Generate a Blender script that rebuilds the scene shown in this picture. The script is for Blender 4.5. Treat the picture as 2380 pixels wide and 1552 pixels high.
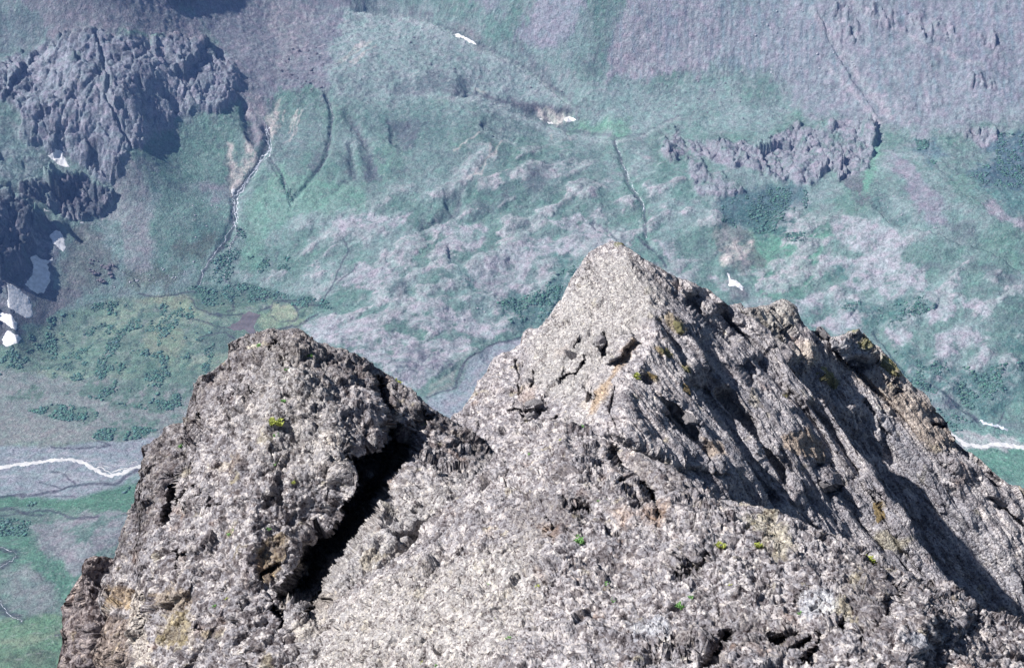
import bpy, math, random
import numpy as np
from mathutils.geometry import delaunay_2d_cdt
from mathutils import Vector

for o in list(bpy.data.objects): bpy.data.objects.remove(o)
R = math.radians
scene = bpy.context.scene
C = scene.collection

# ------------------------------------------------------------------ camera
W, H = 2380.0, 1552.0          # units in which positions were measured in the photograph
PITCH = 30.5; HFOV = 40.0; CAMZ = 1000.0
FPX = W/2/math.tan(R(HFOV/2))
cam = bpy.data.cameras.new('camera'); camo = bpy.data.objects.new('camera', cam); C.objects.link(camo)
camo.location = (0, 0, CAMZ); camo.rotation_euler = (R(90-PITCH), 0, 0)
cam.sensor_width = 36; cam.lens = 18/math.tan(R(HFOV/2)); cam.clip_start = 0.5; cam.clip_end = 30000
scene.camera = camo

# ------------------------------------------------------------------ light
SUN = np.array([-0.67, -0.05, 0.74]); SUN /= np.linalg.norm(SUN)
world = bpy.data.worlds.new('World'); scene.world = world; world.use_nodes = True
wn = world.node_tree; wn.nodes.clear()
sky = wn.nodes.new('ShaderNodeTexSky'); sky.sky_type = 'NISHITA'; sky.sun_disc = False
sky.sun_elevation = math.asin(SUN[2]); sky.sun_rotation = math.atan2(SUN[0], SUN[1]); sky.altitude = 1500
bg = wn.nodes.new('ShaderNodeBackground'); bg.inputs[1].default_value = 0.05
wo = wn.nodes.new('ShaderNodeOutputWorld')
wn.links.new(sky.outputs[0], bg.inputs[0]); wn.links.new(bg.outputs[0], wo.inputs[0])
sl = bpy.data.lights.new('sun', 'SUN'); sl.energy = 5.0; sl.angle = R(0.5); sl.color = (1, 0.965, 0.93)
so = bpy.data.objects.new('sun', sl); C.objects.link(so)
so.rotation_euler = Vector(SUN).to_track_quat('Z', 'Y').to_euler(); so.location = (-50, 0, 1100)
vs = scene.view_settings
vs.view_transform = 'Standard'; vs.look = 'None'; vs.gamma = 1; vs.exposure = 0.6
try: scene.cycles.volume_bounces = 0; scene.cycles.max_bounces = 3
except Exception: pass

# ------------------------------------------------------------------ projection helpers
cp, sp = math.cos(R(PITCH)), math.sin(R(PITCH))
def ray(u, v):
    """direction with camera depth 1 through photo position (u,v)"""
    a = (np.asarray(u, float)-W/2)/FPX; b = -(np.asarray(v, float)-H/2)/FPX
    a, b = np.broadcast_arrays(a, b)
    return np.stack([a, cp+b*sp, -sp+b*cp], -1)
def project(P):
    x, y, z = P[..., 0], P[..., 1], P[..., 2]-CAMZ
    d = y*cp - z*sp; up = y*sp + z*cp
    return W/2+FPX*x/d, H/2-FPX*up/d, d
def Z(x0, y0, pts):            # measured in an enlarged crop of the photo
    return [((x0+p[0]*900/2328)*0.952, (y0+p[1]*900/2328)*0.952)+tuple(p[2:]) for p in pts]

# ------------------------------------------------------------------ noise (numpy)
M32 = np.uint32
def _h(ix, iy, iz, seed):
    h = (ix.astype(np.int64).astype(M32)*M32(374761393)) ^ (iy.astype(np.int64).astype(M32)*M32(668265263)) ^ (iz.astype(np.int64).astype(M32)*M32(2147483647 & 0x5bd1e995)) ^ M32((seed*97531+1234567) & 0xffffffff)
    h = (h ^ (h >> M32(13)))*M32(1274126177); h = (h ^ (h >> M32(16)))*M32(2246822519); return h ^ (h >> M32(13))
def perlin(P, seed=0):
    P = np.asarray(P, np.float32); s = P.shape[:-1]; P = P.reshape(-1, P.shape[-1])
    if P.shape[1] == 2: P = np.concatenate([P, np.full((len(P), 1), 0.37, np.float32)], 1)
    F = np.floor(P); f = P-F; I = F.astype(np.int32); w = f*f*f*(f*(f*6-15)+10)
    out = 0
    for dx in (0, 1):
        wx = w[:, 0] if dx else 1-w[:, 0]
        for dy in (0, 1):
            wy = w[:, 1] if dy else 1-w[:, 1]
            for dz in (0, 1):
                wz = w[:, 2] if dz else 1-w[:, 2]
                h = _h(I[:, 0]+dx, I[:, 1]+dy, I[:, 2]+dz, seed)
                gx = (h & M32(1023)).astype(np.float32)/511.5-1
                gy = ((h >> M32(10)) & M32(1023)).astype(np.float32)/511.5-1
                gz = ((h >> M32(20)) & M32(1023)).astype(np.float32)/511.5-1
                out = out + wx*wy*wz*(gx*(f[:, 0]-dx)+gy*(f[:, 1]-dy)+gz*(f[:, 2]-dz))
    return (out*1.1).reshape(s)
def fbm(P, octv=4, seed=0, gain=.5, ridged=False):
    P = np.asarray(P, np.float32); a = 1; t = 0; s = 0
    for k in range(octv):
        n = perlin(P*2.03**k + 17.3*k, seed+k)
        if ridged: n = 0.5-np.abs(n)*2
        s = s+a*n; t += a; a *= gain
    return s/t
def worley(P, seed=0):
    """returns F1, F2, random id in 0..1"""
    P = np.asarray(P, np.float32).reshape(-1, 3); I = np.floor(P).astype(np.int32); f = P-I
    d1 = np.full(len(P), 9, np.float32); d2 = d1.copy(); rid = np.zeros(len(P), np.float32)
    for dx in (-1, 0, 1):
        for dy in (-1, 0, 1):
            for dz in (-1, 0, 1):
                h = _h(I[:, 0]+dx, I[:, 1]+dy, I[:, 2]+dz, seed)
                jx = (h & M32(1023)).astype(np.float32)/1023; jy = ((h >> M32(10)) & M32(1023)).astype(np.float32)/1023
                jz = ((h >> M32(20)) & M32(1023)).astype(np.float32)/1023
                d = (dx+jx-f[:, 0])**2+(dy+jy-f[:, 1])**2+(dz+jz-f[:, 2])**2
                n = d < d1
                d2 = np.where(n, d1, np.minimum(d2, d)); rid = np.where(n, ((h*M32(2654435761)) >> M32(16)).astype(np.float32)/65535, rid)
                d1 = np.where(n, d, d1)
    return np.sqrt(d1), np.sqrt(d2), rid
def facets(P, seed=0):
    """broken planes: every cell is a tilted flat, stepping sharply to its neighbours"""
    P = np.asarray(P, np.float32); s = P.shape[:-1]; P = P.reshape(-1, 3); I = np.floor(P).astype(np.int32); f = P-I
    d1 = np.full(len(P), 9, np.float32); out = np.zeros(len(P), np.float32)
    for dx in (-1, 0, 1):
        for dy in (-1, 0, 1):
            for dz in (-1, 0, 1):
                h = _h(I[:, 0]+dx, I[:, 1]+dy, I[:, 2]+dz, seed)
                ox = dx+(h & M32(1023)).astype(np.float32)/1023-f[:, 0]; oy = dy+((h >> M32(10)) & M32(1023)).astype(np.float32)/1023-f[:, 1]
                oz = dz+((h >> M32(20)) & M32(1023)).astype(np.float32)/1023-f[:, 2]
                d = ox*ox+oy*oy+oz*oz; n = d < d1; d1 = np.where(n, d, d1)
                g = h*M32(2654435761); g0 = (g & M32(1023)).astype(np.float32)/511.5-1; g1 = ((g >> M32(10)) & M32(1023)).astype(np.float32)/511.5-1; g2 = ((g >> M32(20)) & M32(1023)).astype(np.float32)/511.5-1
                out = np.where(n, ox*g0+oy*g1+oz*g2+g1*.35, out)
    return out.reshape(s)
def sstep(a, b, x):
    t = np.clip((x-a)/(b-a), 0, 1); return t*t*(3-2*t)
def lerp(a, b, t): return a+(b-a)*t

def seg_dist(pts, u, v, closed):
    n = len(pts); best = np.full(u.shape, 1e9); side = np.zeros(u.shape); par = np.zeros(u.shape)
    L = 0; tot = 0
    rng = range(n if closed else n-1)
    lens = [math.hypot(pts[(i+1) % n][0]-pts[i][0], pts[(i+1) % n][1]-pts[i][1]) for i in rng]; tot = sum(lens)
    for i in rng:
        ax, ay = pts[i][0], pts[i][1]; bx, by = pts[(i+1) % n][0], pts[(i+1) % n][1]
        dx, dy = bx-ax, by-ay; l2 = dx*dx+dy*dy+1e-9
        t = np.clip(((u-ax)*dx+(v-ay)*dy)/l2, 0, 1)
        d = np.hypot(u-ax-t*dx, v-ay-t*dy); cr = dx*(v-ay)-dy*(u-ax)
        m = d < best; best = np.where(m, d, best); side = np.where(m, np.sign(cr), side)
        par = np.where(m, (L+t*lens[i])/tot, par); L += lens[i]
    return best, side, par
def inside(pts, u, v):
    c = np.zeros(u.shape, bool); n = len(pts)
    for i in range(n):
        ax, ay = pts[i][:2]; bx, by = pts[(i+1) % n][:2]
        if ay == by: continue
        c ^= ((ay > v) != (by > v)) & (u < (bx-ax)*(v-ay)/(by-ay)+ax)
    return c

class Field:
    """points with measured photo positions, so that ground features can be laid where they are"""
    def __init__(s, u, v, warp):
        s.u, s.v = u.astype(np.float32), v.astype(np.float32); s.wu, s.wv = warp
    def _sel(s, pts, m):
        xs = [p[0] for p in pts]; ys = [p[1] for p in pts]
        return np.nonzero((s.u > min(xs)-m) & (s.u < max(xs)+m) & (s.v > min(ys)-m) & (s.v < max(ys)+m))[0]
    def poly(s, pts, soft=4, warp=1.0):
        out = np.zeros(s.u.shape, np.float32); k = s._sel(pts, soft+14*warp+2)
        if not len(k): return out
        u = s.u[k]+s.wu[k]*warp; v = s.v[k]+s.wv[k]*warp
        d, _, _ = seg_dist(pts, u, v, True); d = np.where(inside(pts, u, v), d, -d)
        out[k] = sstep(-soft, soft, d); return out
    def line(s, pts, w=2, soft=1.5, warp=.3, taper=None):
        out = np.zeros(s.u.shape, np.float32); k = s._sel(pts, w+soft+14*warp+2)
        if not len(k): return out
        u = s.u[k]+s.wu[k]*warp; v = s.v[k]+s.wv[k]*warp
        d, _, t = seg_dist(pts, u, v, False)
        ww = w if taper is None else lerp(taper[0], taper[1], t)
        out[k] = 1-sstep(ww-soft, ww+soft, d); return out
    def rib(s, pts, w, warp=.4, left=False, end=.12, lead=2.5):
        """1 just past the line on its right-hand side (as drawn), fading to 0 at distance w"""
        out = np.zeros(s.u.shape, np.float32); k = s._sel(pts, w+14*warp+6)
        if not len(k): return out
        u = s.u[k]+s.wu[k]*warp; v = s.v[k]+s.wv[k]*warp
        d, sd, t = seg_dist(pts, u, v, False)
        sg = d*np.where(sd > 0, -1, 1)      # positive on the visual left of travel when walking down
        if not left: sg = -sg
        g = sstep(-lead, lead, sg)*np.clip(1-np.maximum(sg, 0)/w, 0, 1)
        g *= sstep(0, end, t)*sstep(0, end, 1-t); out[k] = g; return out

# ------------------------------------------------------------------ mesh helpers
def s2l(c):
    c = np.asarray(c, float)/255; return np.where(c <= .04045, c/12.92, ((c+.055)/1.055)**2.4)
def grid_faces(nr, nc, flip=False):
    i = np.arange(nr*nc, dtype=np.int32).reshape(nr, nc)
    q = np.stack([i[:-1, :-1], i[:-1, 1:], i[1:, 1:], i[1:, :-1]], -1).reshape(-1, 4)
    return q[:, ::-1] if flip else q
def make_mesh(name, V, F, mat=None, col=None, parent=None, smooth=True):
    me = bpy.data.meshes.new(name)
    V = np.ascontiguousarray(V, np.float32); F = np.ascontiguousarray(F, np.int32); k = F.shape[1]
    me.vertices.add(len(V)); me.vertices.foreach_set('co', V.ravel())
    me.loops.add(F.size); me.loops.foreach_set('vertex_index', F.ravel())
    me.polygons.add(len(F)); me.polygons.foreach_set('loop_start', np.arange(0, F.size, k, dtype=np.int32))
    try: me.polygons.foreach_set('loop_total', np.full(len(F), k, np.int32))
    except Exception: pass
    me.update(calc_edges=True); me.validate()
    if smooth: me.polygons.foreach_set('use_smooth', np.ones(len(me.polygons), bool))
    if col is not None:
        a = me.attributes.new('Col', 'FLOAT_COLOR', 'POINT')
        c4 = np.ones((len(V), 4), np.float32); c4[:, :3] = np.clip(col, 0, 1); a.data.foreach_set('color', c4.ravel())
    if mat: me.materials.append(mat)
    o = bpy.data.objects.new(name, me); C.objects.link(o)
    if parent: o.parent = parent
    return o
def tag(o, label=None, cat=None, group=None, kind=None):
    if label: o['label'] = label
    if cat: o['category'] = cat
    if group: o['group'] = group
    if kind: o['kind'] = kind
    return o

# ------------------------------------------------------------------ materials
def new_mat(name, rough=.92):
    m = bpy.data.materials.new(name); m.use_nodes = True; nt = m.node_tree
    b = nt.nodes['Principled BSDF']; b.inputs['Roughness'].default_value = rough
    b.inputs['Specular IOR Level'].default_value = 0.15
    return m, nt, b
def node(nt, t, **kw):
    n = nt.nodes.new(t)
    for k, v in kw.items():
        if k in n.inputs.keys() if isinstance(k, str) else False: n.inputs[k].default_value = v
        else: setattr(n, k, v)
    return n
def ground_mat(name, s1, s2, lo, hi, bump, bscale, dist):
    """vertex-borne ground colour broken up by two scales of procedural noise"""
    m, nt, b = new_mat(name); L = nt.links.new
    at = node(nt, 'ShaderNodeAttribute', attribute_name='Col'); tc = node(nt, 'ShaderNodeTexCoord')
    n1 = node(nt, 'ShaderNodeTexNoise'); n1.inputs['Scale'].default_value = s1; n1.inputs['Detail'].default_value = 6; n1.inputs['Roughness'].default_value = .7
    n2 = node(nt, 'ShaderNodeTexNoise'); n2.inputs['Scale'].default_value = s2; n2.inputs['Detail'].default_value = 3
    L(tc.outputs['Object'], n1.inputs['Vector']); L(tc.outputs['Object'], n2.inputs['Vector'])
    mx = node(nt, 'ShaderNodeMath', operation='ADD'); L(n1.outputs['Fac'], mx.inputs[0]); L(n2.outputs['Fac'], mx.inputs[1])
    mr = node(nt, 'ShaderNodeMapRange'); L(mx.outputs[0], mr.inputs['Value'])
    mr.inputs['From Min'].default_value = .65; mr.inputs['From Max'].default_value = 1.35; mr.inputs['To Min'].default_value = lo; mr.inputs['To Max'].default_value = hi
    mu = node(nt, 'ShaderNodeVectorMath', operation='SCALE'); L(at.outputs['Color'], mu.inputs[0]); L(mr.outputs[0], mu.inputs['Scale'])
    n3 = node(nt, 'ShaderNodeTexNoise'); n3.inputs['Scale'].default_value = s1*.6; n3.inputs['Detail'].default_value = 4; L(tc.outputs['Object'], n3.inputs['Vector'])
    hr = node(nt, 'ShaderNodeValToRGB'); L(n3.outputs['Fac'], hr.inputs[0]); e = hr.color_ramp.elements
    e[0].position = .32; e[0].color = (.90, 1.035, .985, 1); e[1].position = .68; e[1].color = (1.08, .98, 1.02, 1)
    m3 = node(nt, 'ShaderNodeVectorMath', operation='MULTIPLY'); L(mu.outputs[0], m3.inputs[0]); L(hr.outputs[0], m3.inputs[1])
    L(m3.outputs[0], b.inputs['Base Color'])
    nb = node(nt, 'ShaderNodeTexNoise'); nb.inputs['Scale'].default_value = bscale; nb.inputs['Detail'].default_value = 5; nb.inputs['Roughness'].default_value = .65
    L(tc.outputs['Object'], nb.inputs['Vector'])
    bp = node(nt, 'ShaderNodeBump'); bp.inputs['Strength'].default_value = bump; bp.inputs['Distance'].default_value = dist
    L(nb.outputs['Fac'], bp.inputs['Height']); L(bp.outputs[0], b.inputs['Normal'])
    return m
def rock_mat(name, unit):
    """weathered breccia: pebbly lumps of size `unit` metres, each with its own tone"""
    m, nt, b = new_mat(name); L = nt.links.new
    at = node(nt, 'ShaderNodeAttribute', attribute_name='Col'); tc = node(nt, 'ShaderNodeTexCoord')
    nz = node(nt, 'ShaderNodeTexNoise'); nz.inputs['Scale'].default_value = .35/unit; nz.inputs['Detail'].default_value = 3
    L(tc.outputs['Object'], nz.inputs['Vector'])
    ad = node(nt, 'ShaderNodeVectorMath', operation='SCALE'); L(nz.outputs['Color'], ad.inputs[0]); ad.inputs['Scale'].default_value = unit*1.6
    a2 = node(nt, 'ShaderNodeVectorMath', operation='ADD'); L(tc.outputs['Object'], a2.inputs[0]); L(ad.outputs[0], a2.inputs[1])
    v1 = node(nt, 'ShaderNodeTexVoronoi'); v1.inputs['Scale'].default_value = .75/unit; L(a2.outputs[0], v1.inputs['Vector'])
    v2 = node(nt, 'ShaderNodeTexVoronoi'); v2.inputs['Scale'].default_value = 1.9/unit; L(a2.outputs[0], v2.inputs['Vector'])
    g = node(nt, 'ShaderNodeSeparateColor'); L(v1.outputs['Color'], g.inputs[0])
    g2 = node(nt, 'ShaderNodeSeparateColor'); L(v2.outputs['Color'], g2.inputs[0])
    s = node(nt, 'ShaderNodeMath', operation='ADD'); L(g.outputs[0], s.inputs[0]); L(g2.outputs[1], s.inputs[1])
    cr = node(nt, 'ShaderNodeValToRGB'); L(s.outputs[0], cr.inputs[0])
    s.use_clamp = False
    h = node(nt, 'ShaderNodeMath', operation='MULTIPLY'); L(s.outputs[0], h.inputs[0]); h.inputs[1].default_value = .5; L(h.outputs[0], cr.inputs[0])
    e = cr.color_ramp.elements; e[0].position = .10; e[0].color = (.20, .165, .17, 1); e[1].position = .95; e[1].color = (1.75, 1.72, 1.64, 1)
    k = e.new(.28); k.color = (.55, .52, .53, 1); k = e.new(.62); k.color = (1.02, 1.03, 1.06, 1); k = e.new(.82); k.color = (1.15, 1.1, 1.02, 1)
    mu = node(nt, 'ShaderNodeVectorMath', operation='MULTIPLY'); L(at.outputs['Color'], mu.inputs[0]); L(cr.outputs[0], mu.inputs[1])
    L(mu.outputs[0], b.inputs['Base Color'])
    nb = node(nt, 'ShaderNodeTexNoise'); nb.inputs['Scale'].default_value = 1.2/unit; nb.inputs['Detail'].default_value = 6; nb.inputs['Roughness'].default_value = .7
    L(a2.outputs[0], nb.inputs['Vector'])
    q = node(nt, 'ShaderNodeMath', operation='SUBTRACT'); L(nb.outputs['Fac'], q.inputs[0]); L(v1.outputs['Distance'], q.inputs[1])
    bp = node(nt, 'ShaderNodeBump'); bp.inputs['Strength'].default_value = .8; bp.inputs['Distance'].default_value = unit*.9
    L(q.outputs[0], bp.inputs['Height']); L(bp.outputs[0], b.inputs['Normal'])
    return m
def plain_mat(name, col, rough=.8, nscale=1.0, lo=.8, hi=1.15, bump=.3, bd=.1, spec=.15):
    m, nt, b = new_mat(name, rough); L = nt.links.new; b.inputs['Specular IOR Level'].default_value = spec
    tc = node(nt, 'ShaderNodeTexCoord'); n = node(nt, 'ShaderNodeTexNoise'); n.inputs['Scale'].default_value = nscale; n.inputs['Detail'].default_value = 5
    L(tc.outputs['Object'], n.inputs['Vector'])
    mr = node(nt, 'ShaderNodeMapRange'); L(n.outputs['Fac'], mr.inputs['Value']); mr.inputs['From Min'].default_value = .3; mr.inputs['From Max'].default_value = .7
    mr.inputs['To Min'].default_value = lo; mr.inputs['To Max'].default_value = hi
    mu = node(nt, 'ShaderNodeVectorMath', operation='SCALE'); mu.inputs[0].default_value = col; L(mr.outputs[0], mu.inputs['Scale']); L(mu.outputs[0], b.inputs['Base Color'])
    bp = node(nt, 'ShaderNodeBump'); bp.inputs['Strength'].default_value = bump; bp.inputs['Distance'].default_value = bd
    L(n.outputs['Fac'], bp.inputs['Height']); L(bp.outputs[0], b.inputs['Normal'])
    return m


HAZE_D = 0.000065
# ================================================================== THE FAR VALLEY: one height field
# control points (u, v, height above the valley floor)
CP = []
def cpt(*a): CP.extend(a)
# left: cliffs and the slope under them, the valley floor and the near hills
cpt((0, 1552, 62), (130, 1552, 55), (250, 1552, 40), (0, 1440, 40), (140, 1430, 46), (0, 1300, 12), (200, 1250, 40), (280, 1180, 30), (120, 1200, 18), (0, 1180, 4),
    (0, 1120, 0), (330, 1050, 0), (0, 1040, 0), (200, 960, 1), (0, 900, 3), (450, 900, 1), (250, 800, 5), (60, 800, 9), (500, 750, 3), (700, 740, 3), (300, 700, 8),
    (0, 760, 40), (130, 690, 22), (200, 640, 36), (100, 560, 76), (0, 600, 84), (300, 600, 40), (450, 650, 12), (600, 640, 12), (250, 480, 82), (400, 500, 66), (540, 460, 66), (520, 580, 32),
    (0, 400, 150), (130, 370, 142), (280, 400, 120), (280, 330, 152), (400, 330, 128), (550, 300, 134), (540, 180, 182), (300, 200, 212), (0, 200, 224), (0, 0, 308), (150, 80, 264), (400, 60, 250), (620, 100, 205), (600, 0, 250),
    (640, 260, 135), (750, 180, 170), (700, 60, 215), (-300, 0, 350), (-300, 400, 180), (-250, 640, 110), (-150, 760, 45), (-200, 900, 8), (-300, 1100, 0), (-300, 1552, 80))
# centre
cpt((850, 850, 8), (700, 680, 12), (760, 560, 44), (640, 420, 86), (760, 330, 112), (900, 760, 14), (1000, 640, 36), (1000, 500, 64), (880, 400, 92), (1060, 340, 116), (950, 240, 142), (880, 120, 190), (1000, 100, 196),
    (1060, 900, 0), (1180, 810, 0), (1050, 990, 0), (1200, 700, 16), (1200, 560, 50), (1350, 620, 40), (1250, 420, 90), (1100, 230, 150), (1250, 290, 116), (1300, 265, 118), (1420, 320, 104), (1400, 220, 140),
    (1500, 500, 70), (1450, 420, 86), (900, -30, 255), (1150, 30, 232), (1250, 150, 170), (1500, 150, 176), (1350, 0, 262), (1550, 30, 250), (1650, 180, 166), (1600, 280, 120), (1500, 280, 114), (1600, 400, 100), (1650, 520, 70), (1700, 640, 40))
# right
cpt((1800, 750, 18), (1850, 600, 50), (1850, 480, 82), (1750, 400, 104), (1900, 300, 132), (2000, 330, 126), (1850, 200, 166), (1900, 60, 248), (2100, 150, 216), (2200, 40, 280), (2380, 0, 315), (2380, 200, 212), (2150, 300, 152), (2300, 330, 150),
    (2100, 450, 116), (2250, 480, 120), (2380, 500, 116), (2380, 400, 132), (2050, 620, 58), (2000, 760, 22), (2200, 640, 66), (2380, 650, 74), (2200, 800, 28), (2380, 820, 30), (2380, 960, 2), (2250, 980, -4), (2380, 1080, -4), (2250, 1060, -6), (2380, 1200, 4), (2100, 950, 0),
    (2700, 0, 330), (2700, 400, 140), (2700, 800, 40), (2700, 1200, 0), (1500, 1552, 0), (1000, 1300, 0), (600, 1400, 10), (2300, 1552, 20),
    (0, -300, 500), (400, -300, 450), (800, -300, 430), (1200, -300, 430), (1600, -300, 440), (2000, -300, 450), (2400, -300, 470), (-400, -300, 500), (2800, -300, 480))
cpa = np.array(CP, float)
rr = ray(cpa[:, 0], cpa[:, 1]); tt = (cpa[:, 2]-CAMZ)/rr[:, 2]
cx, cy = rr[:, 0]*tt, rr[:, 1]*tt
S_ = 1000.
def tps(d2): return np.where(d2 > 0, .5*d2*np.log(d2+1e-12), 0)
X0 = np.stack([cx, cy], 1)/S_; n = len(X0)
D2 = ((X0[:, None]-X0[None])**2).sum(-1); K = tps(D2)+np.eye(n)*2e-4
Pm = np.concatenate([np.ones((n, 1)), X0], 1)
A = np.block([[K, Pm], [Pm.T, np.zeros((3, 3))]]); sol = np.linalg.solve(A, np.concatenate([cpa[:, 2], np.zeros(3)]))
def base_h(x, y):
    out = np.empty(x.size, np.float32); xf = x.ravel()/S_; yf = y.ravel()/S_
    for i in range(0, x.size, 100000):
        a, b = xf[i:i+100000], yf[i:i+100000]
        d2 = (a[:, None]-X0[:, 0])**2+(b[:, None]-X0[:, 1])**2
        out[i:i+100000] = tps(d2)@sol[:n]+sol[n]+sol[n+1]*a+sol[n+2]*b
    return out.reshape(x.shape)
def spaced(pairs):
    out = []
    for a, b, k in pairs: out.append(np.linspace(a, b, k, endpoint=False))
    return np.concatenate(out+[[pairs[-1][1]]])
tanx = spaced([(-.75, -.44, 60), (-.44, .44, 1060), (.44, .75, 60)])      # x / y
ys = spaced([(650, 1000, 60), (1000, 2450, 960), (2450, 3000, 90), (3000, 4200, 40)])
TX, YS = np.meshgrid(tanx, ys); GX, GY = TX*YS, YS.copy()
GZ = base_h(np.clip(TX, -.41, .41)*YS, GY)
GZ = GZ+np.clip(np.abs(TX)-.41, 0, 1)*fbm(np.stack([GX, GY], -1)/400, 3, 8)*160
GZ = np.minimum(GZ, 900)
far = np.clip((YS-2600)/1200, 0, 1); GZ = lerp(GZ, 520+fbm(np.stack([GX, GY], -1)/500, 3, 5)*160, far)
P = np.stack([GX, GY], -1)
base = np.stack([GX, GY, GZ], -1)
u0, v0, _ = project(base)
def warpf(q, seed): return (fbm(q/26., 4, seed, .6)*30).ravel(), (fbm(q/26., 4, seed+9, .6)*30).ravel()
wq = np.stack([u0, v0], -1)
wA = warpf(np.stack([GX, GY*.6], -1)*1.2, 40)
Fd = Field(u0.ravel(), v0.ravel(), wA)
sh = GZ.shape; rs = lambda a: a.reshape(sh)

# ---- areas
a_butt = Z(0, 0, [(-60, 420), (150, 330), (330, 240), (600, 190), (820, 240), (1000, 250), (1180, 230), (1300, 270), (1440, 360), (1520, 480), (1500, 640), (1340, 715), (1230, 700), (1120, 740), (1085, 820), (1000, 850), (960, 850), (900, 925), (830, 930), (790, 1000), (770, 1100), (700, 1160), (600, 1130), (450, 1000), (380, 930), (330, 985), (150, 880), (120, 700), (60, 640), (-60, 560)])
a_cliff2 = Z(0, 0, [(120, 1160), (350, 1100), (520, 1110), (710, 1225), (690, 1320), (600, 1370), (520, 1395), (400, 1380), (300, 1290), (120, 1230)])
a_cliff3 = Z(0, 0, [(-200, 1180), (60, 1200), (180, 1290), (330, 1400), (390, 1480), (385, 1560), (340, 1660), (330, 1850), (200, 1900), (100, 1960), (30, 2100), (-200, 2200)])
a_ctop = Z(0, 0, [(980, -60), (1280, -60), (1280, 10), (1210, 50), (1140, 30), (1100, 60), (1020, 20)])
a_band = Z(1600, 0, [(20, 900), (130, 840), (190, 950), (230, 900), (330, 880), (420, 880), (560, 900), (700, 930), (760, 850), (900, 780), (1080, 820), (1200, 740), (1380, 780), (1390, 900), (1330, 1080), (1260, 1110), (1170, 1110), (1100, 1060), (1020, 1160), (900, 1190), (720, 1120), (600, 1060), (420, 1060), (300, 980), (200, 960), (80, 1040), (20, 980)])
a_band2 = Z(1600, 0, [(200, 980), (290, 990), (330, 1080), (540, 1180), (560, 1230), (480, 1250), (300, 1240), (250, 1170), (200, 1090)])
a_crags = [Z(1600, 0, q) for q in ([(1090, 20), (1240, 30), (1270, 160), (1290, 270), (1190, 280), (1120, 250), (1120, 120)],
    [(1290, 30), (1520, 60), (1560, 200), (1480, 210), (1400, 140), (1300, 100)], [(1600, 90), (1760, 120), (1900, 160), (1910, 240), (1760, 270), (1660, 240), (1620, 160)],
    [(2020, 210), (2180, 240), (2210, 380), (2140, 385), (2080, 300)], [(1930, 480), (2060, 460), (2160, 560), (2000, 570)], [(1930, 810), (2160, 820), (2170, 880), (2060, 920), (1950, 880)])]
m_butt = rs(Fd.poly(a_butt, 7, 1.2)); m_c2 = rs(Fd.poly(a_cliff2, 5, 1)); m_c3 = rs(Fd.poly(a_cliff3, 6, .8)); m_ct = rs(Fd.poly(a_ctop, 4, 1))
m_band = rs(Fd.poly(a_band, 5, 1.3)); m_b2 = rs(Fd.poly(a_band2, 3, 1)); m_cr = rs(sum(Fd.poly(q, 6, 1.4) for q in a_crags))

snow_left = [[(300, 190), (352, 150), (392, 168), (420, 262), (394, 300), (330, 240)], [(190, 330), (300, 350), (334, 330), (322, 430), (270, 564), (150, 505), (205, 445)],
    [(40, 490), (150, 556), (210, 704), (172, 720), (48, 640)], [(-40, 640), (62, 682), (112, 742), (108, 790), (-40, 720)], [(5, 852), (48, 792), (142, 842), (50, 896)]]
# ---- relief (metres)
nW = fbm(P/24., 3, 101); nW2 = fbm(P/24., 3, 103)
def fct(sx_, sy_, seed): return facets(np.stack([(GX+nW*sx_*.22)/sx_, (GY+nW2*sy_*.22)/sy_, GX*0+seed], -1), seed)
blk = fct(64, 110, 3)*1.3+fct(26, 46, 5)*.62+fct(10, 17, 7)*.22+fct(5, 7, 9)*.14
fk1, fk2, _r = worley(np.stack([(GX+nW*9)/20, (GY+nW2*14)/58, GX*0+2.2], -1), 171); crk = sstep(.10, .0, fk2-fk1).reshape(sh)
blk = blk-crk*.42
ridg = fbm(P/42., 5, 11, .55, ridged=True); ridg2 = fbm(P/16., 4, 21, .6, ridged=True)
nA = fbm(P/150., 4, 31); nB = fbm(P/60., 4, 33); nC = fbm(P/22., 4, 35, .6); nD = fbm(P/7., 3, 37, .6)
# stretched knolls, ice-smoothed, running up to the right
ca, sa = math.cos(R(35)), math.sin(R(35))
PK = np.stack([(GX*ca+GY*sa)/95., (-GX*sa+GY*ca)/38.], -1)
knl = fbm(PK+np.stack([nB, nC], -1)*.5, 4, 51, .55)
a_knoll = [(560, 620), (680, 530), (800, 500), (900, 450), (1040, 430), (1120, 330), (1330, 350), (1440, 440), (1540, 330), (1650, 440), (1760, 620), (1840, 480), (2060, 560), (2380, 520), (2700, 560), (2700, 1000), (2100, 960), (1700, 800), (1240, 790), (1080, 850), (980, 910), (800, 850), (700, 740), (740, 660), (560, 640)]
m_kn = rs(Fd.poly(a_knoll, 40, 1)); floor_ = rs(Fd.poly([(-500, 1170), (-500, 880), (0, 830), (130, 740), (280, 690), (450, 690), (620, 680), (760, 720), (700, 760), (850, 860), (1000, 960), (1240, 790), (1240, 1300), (600, 1300)], 18, .5))
slope = sstep(20, 120, GZ)*(1-floor_)
h = nA*8*(1-floor_)+nB*7*(1-floor_)*(.4+slope)+nC*2.4*(1-.8*floor_)+nD*1.1
qd = np.stack([(GX*ca+GY*sa+nB*30)/62., (-GX*sa+GY*ca+nC*16)/42., GX*0+.4], -1); k1, k2, kid = worley(qd, 161); k1 = k1.reshape(sh); kid = kid.reshape(sh)
qe = np.stack([(GX*ca+GY*sa+nC*14)/24., (-GX*sa+GY*ca+nD*5)/17., GX*0+.4], -1); e1, e2, eid = worley(qe, 163); e1 = e1.reshape(sh)
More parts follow.
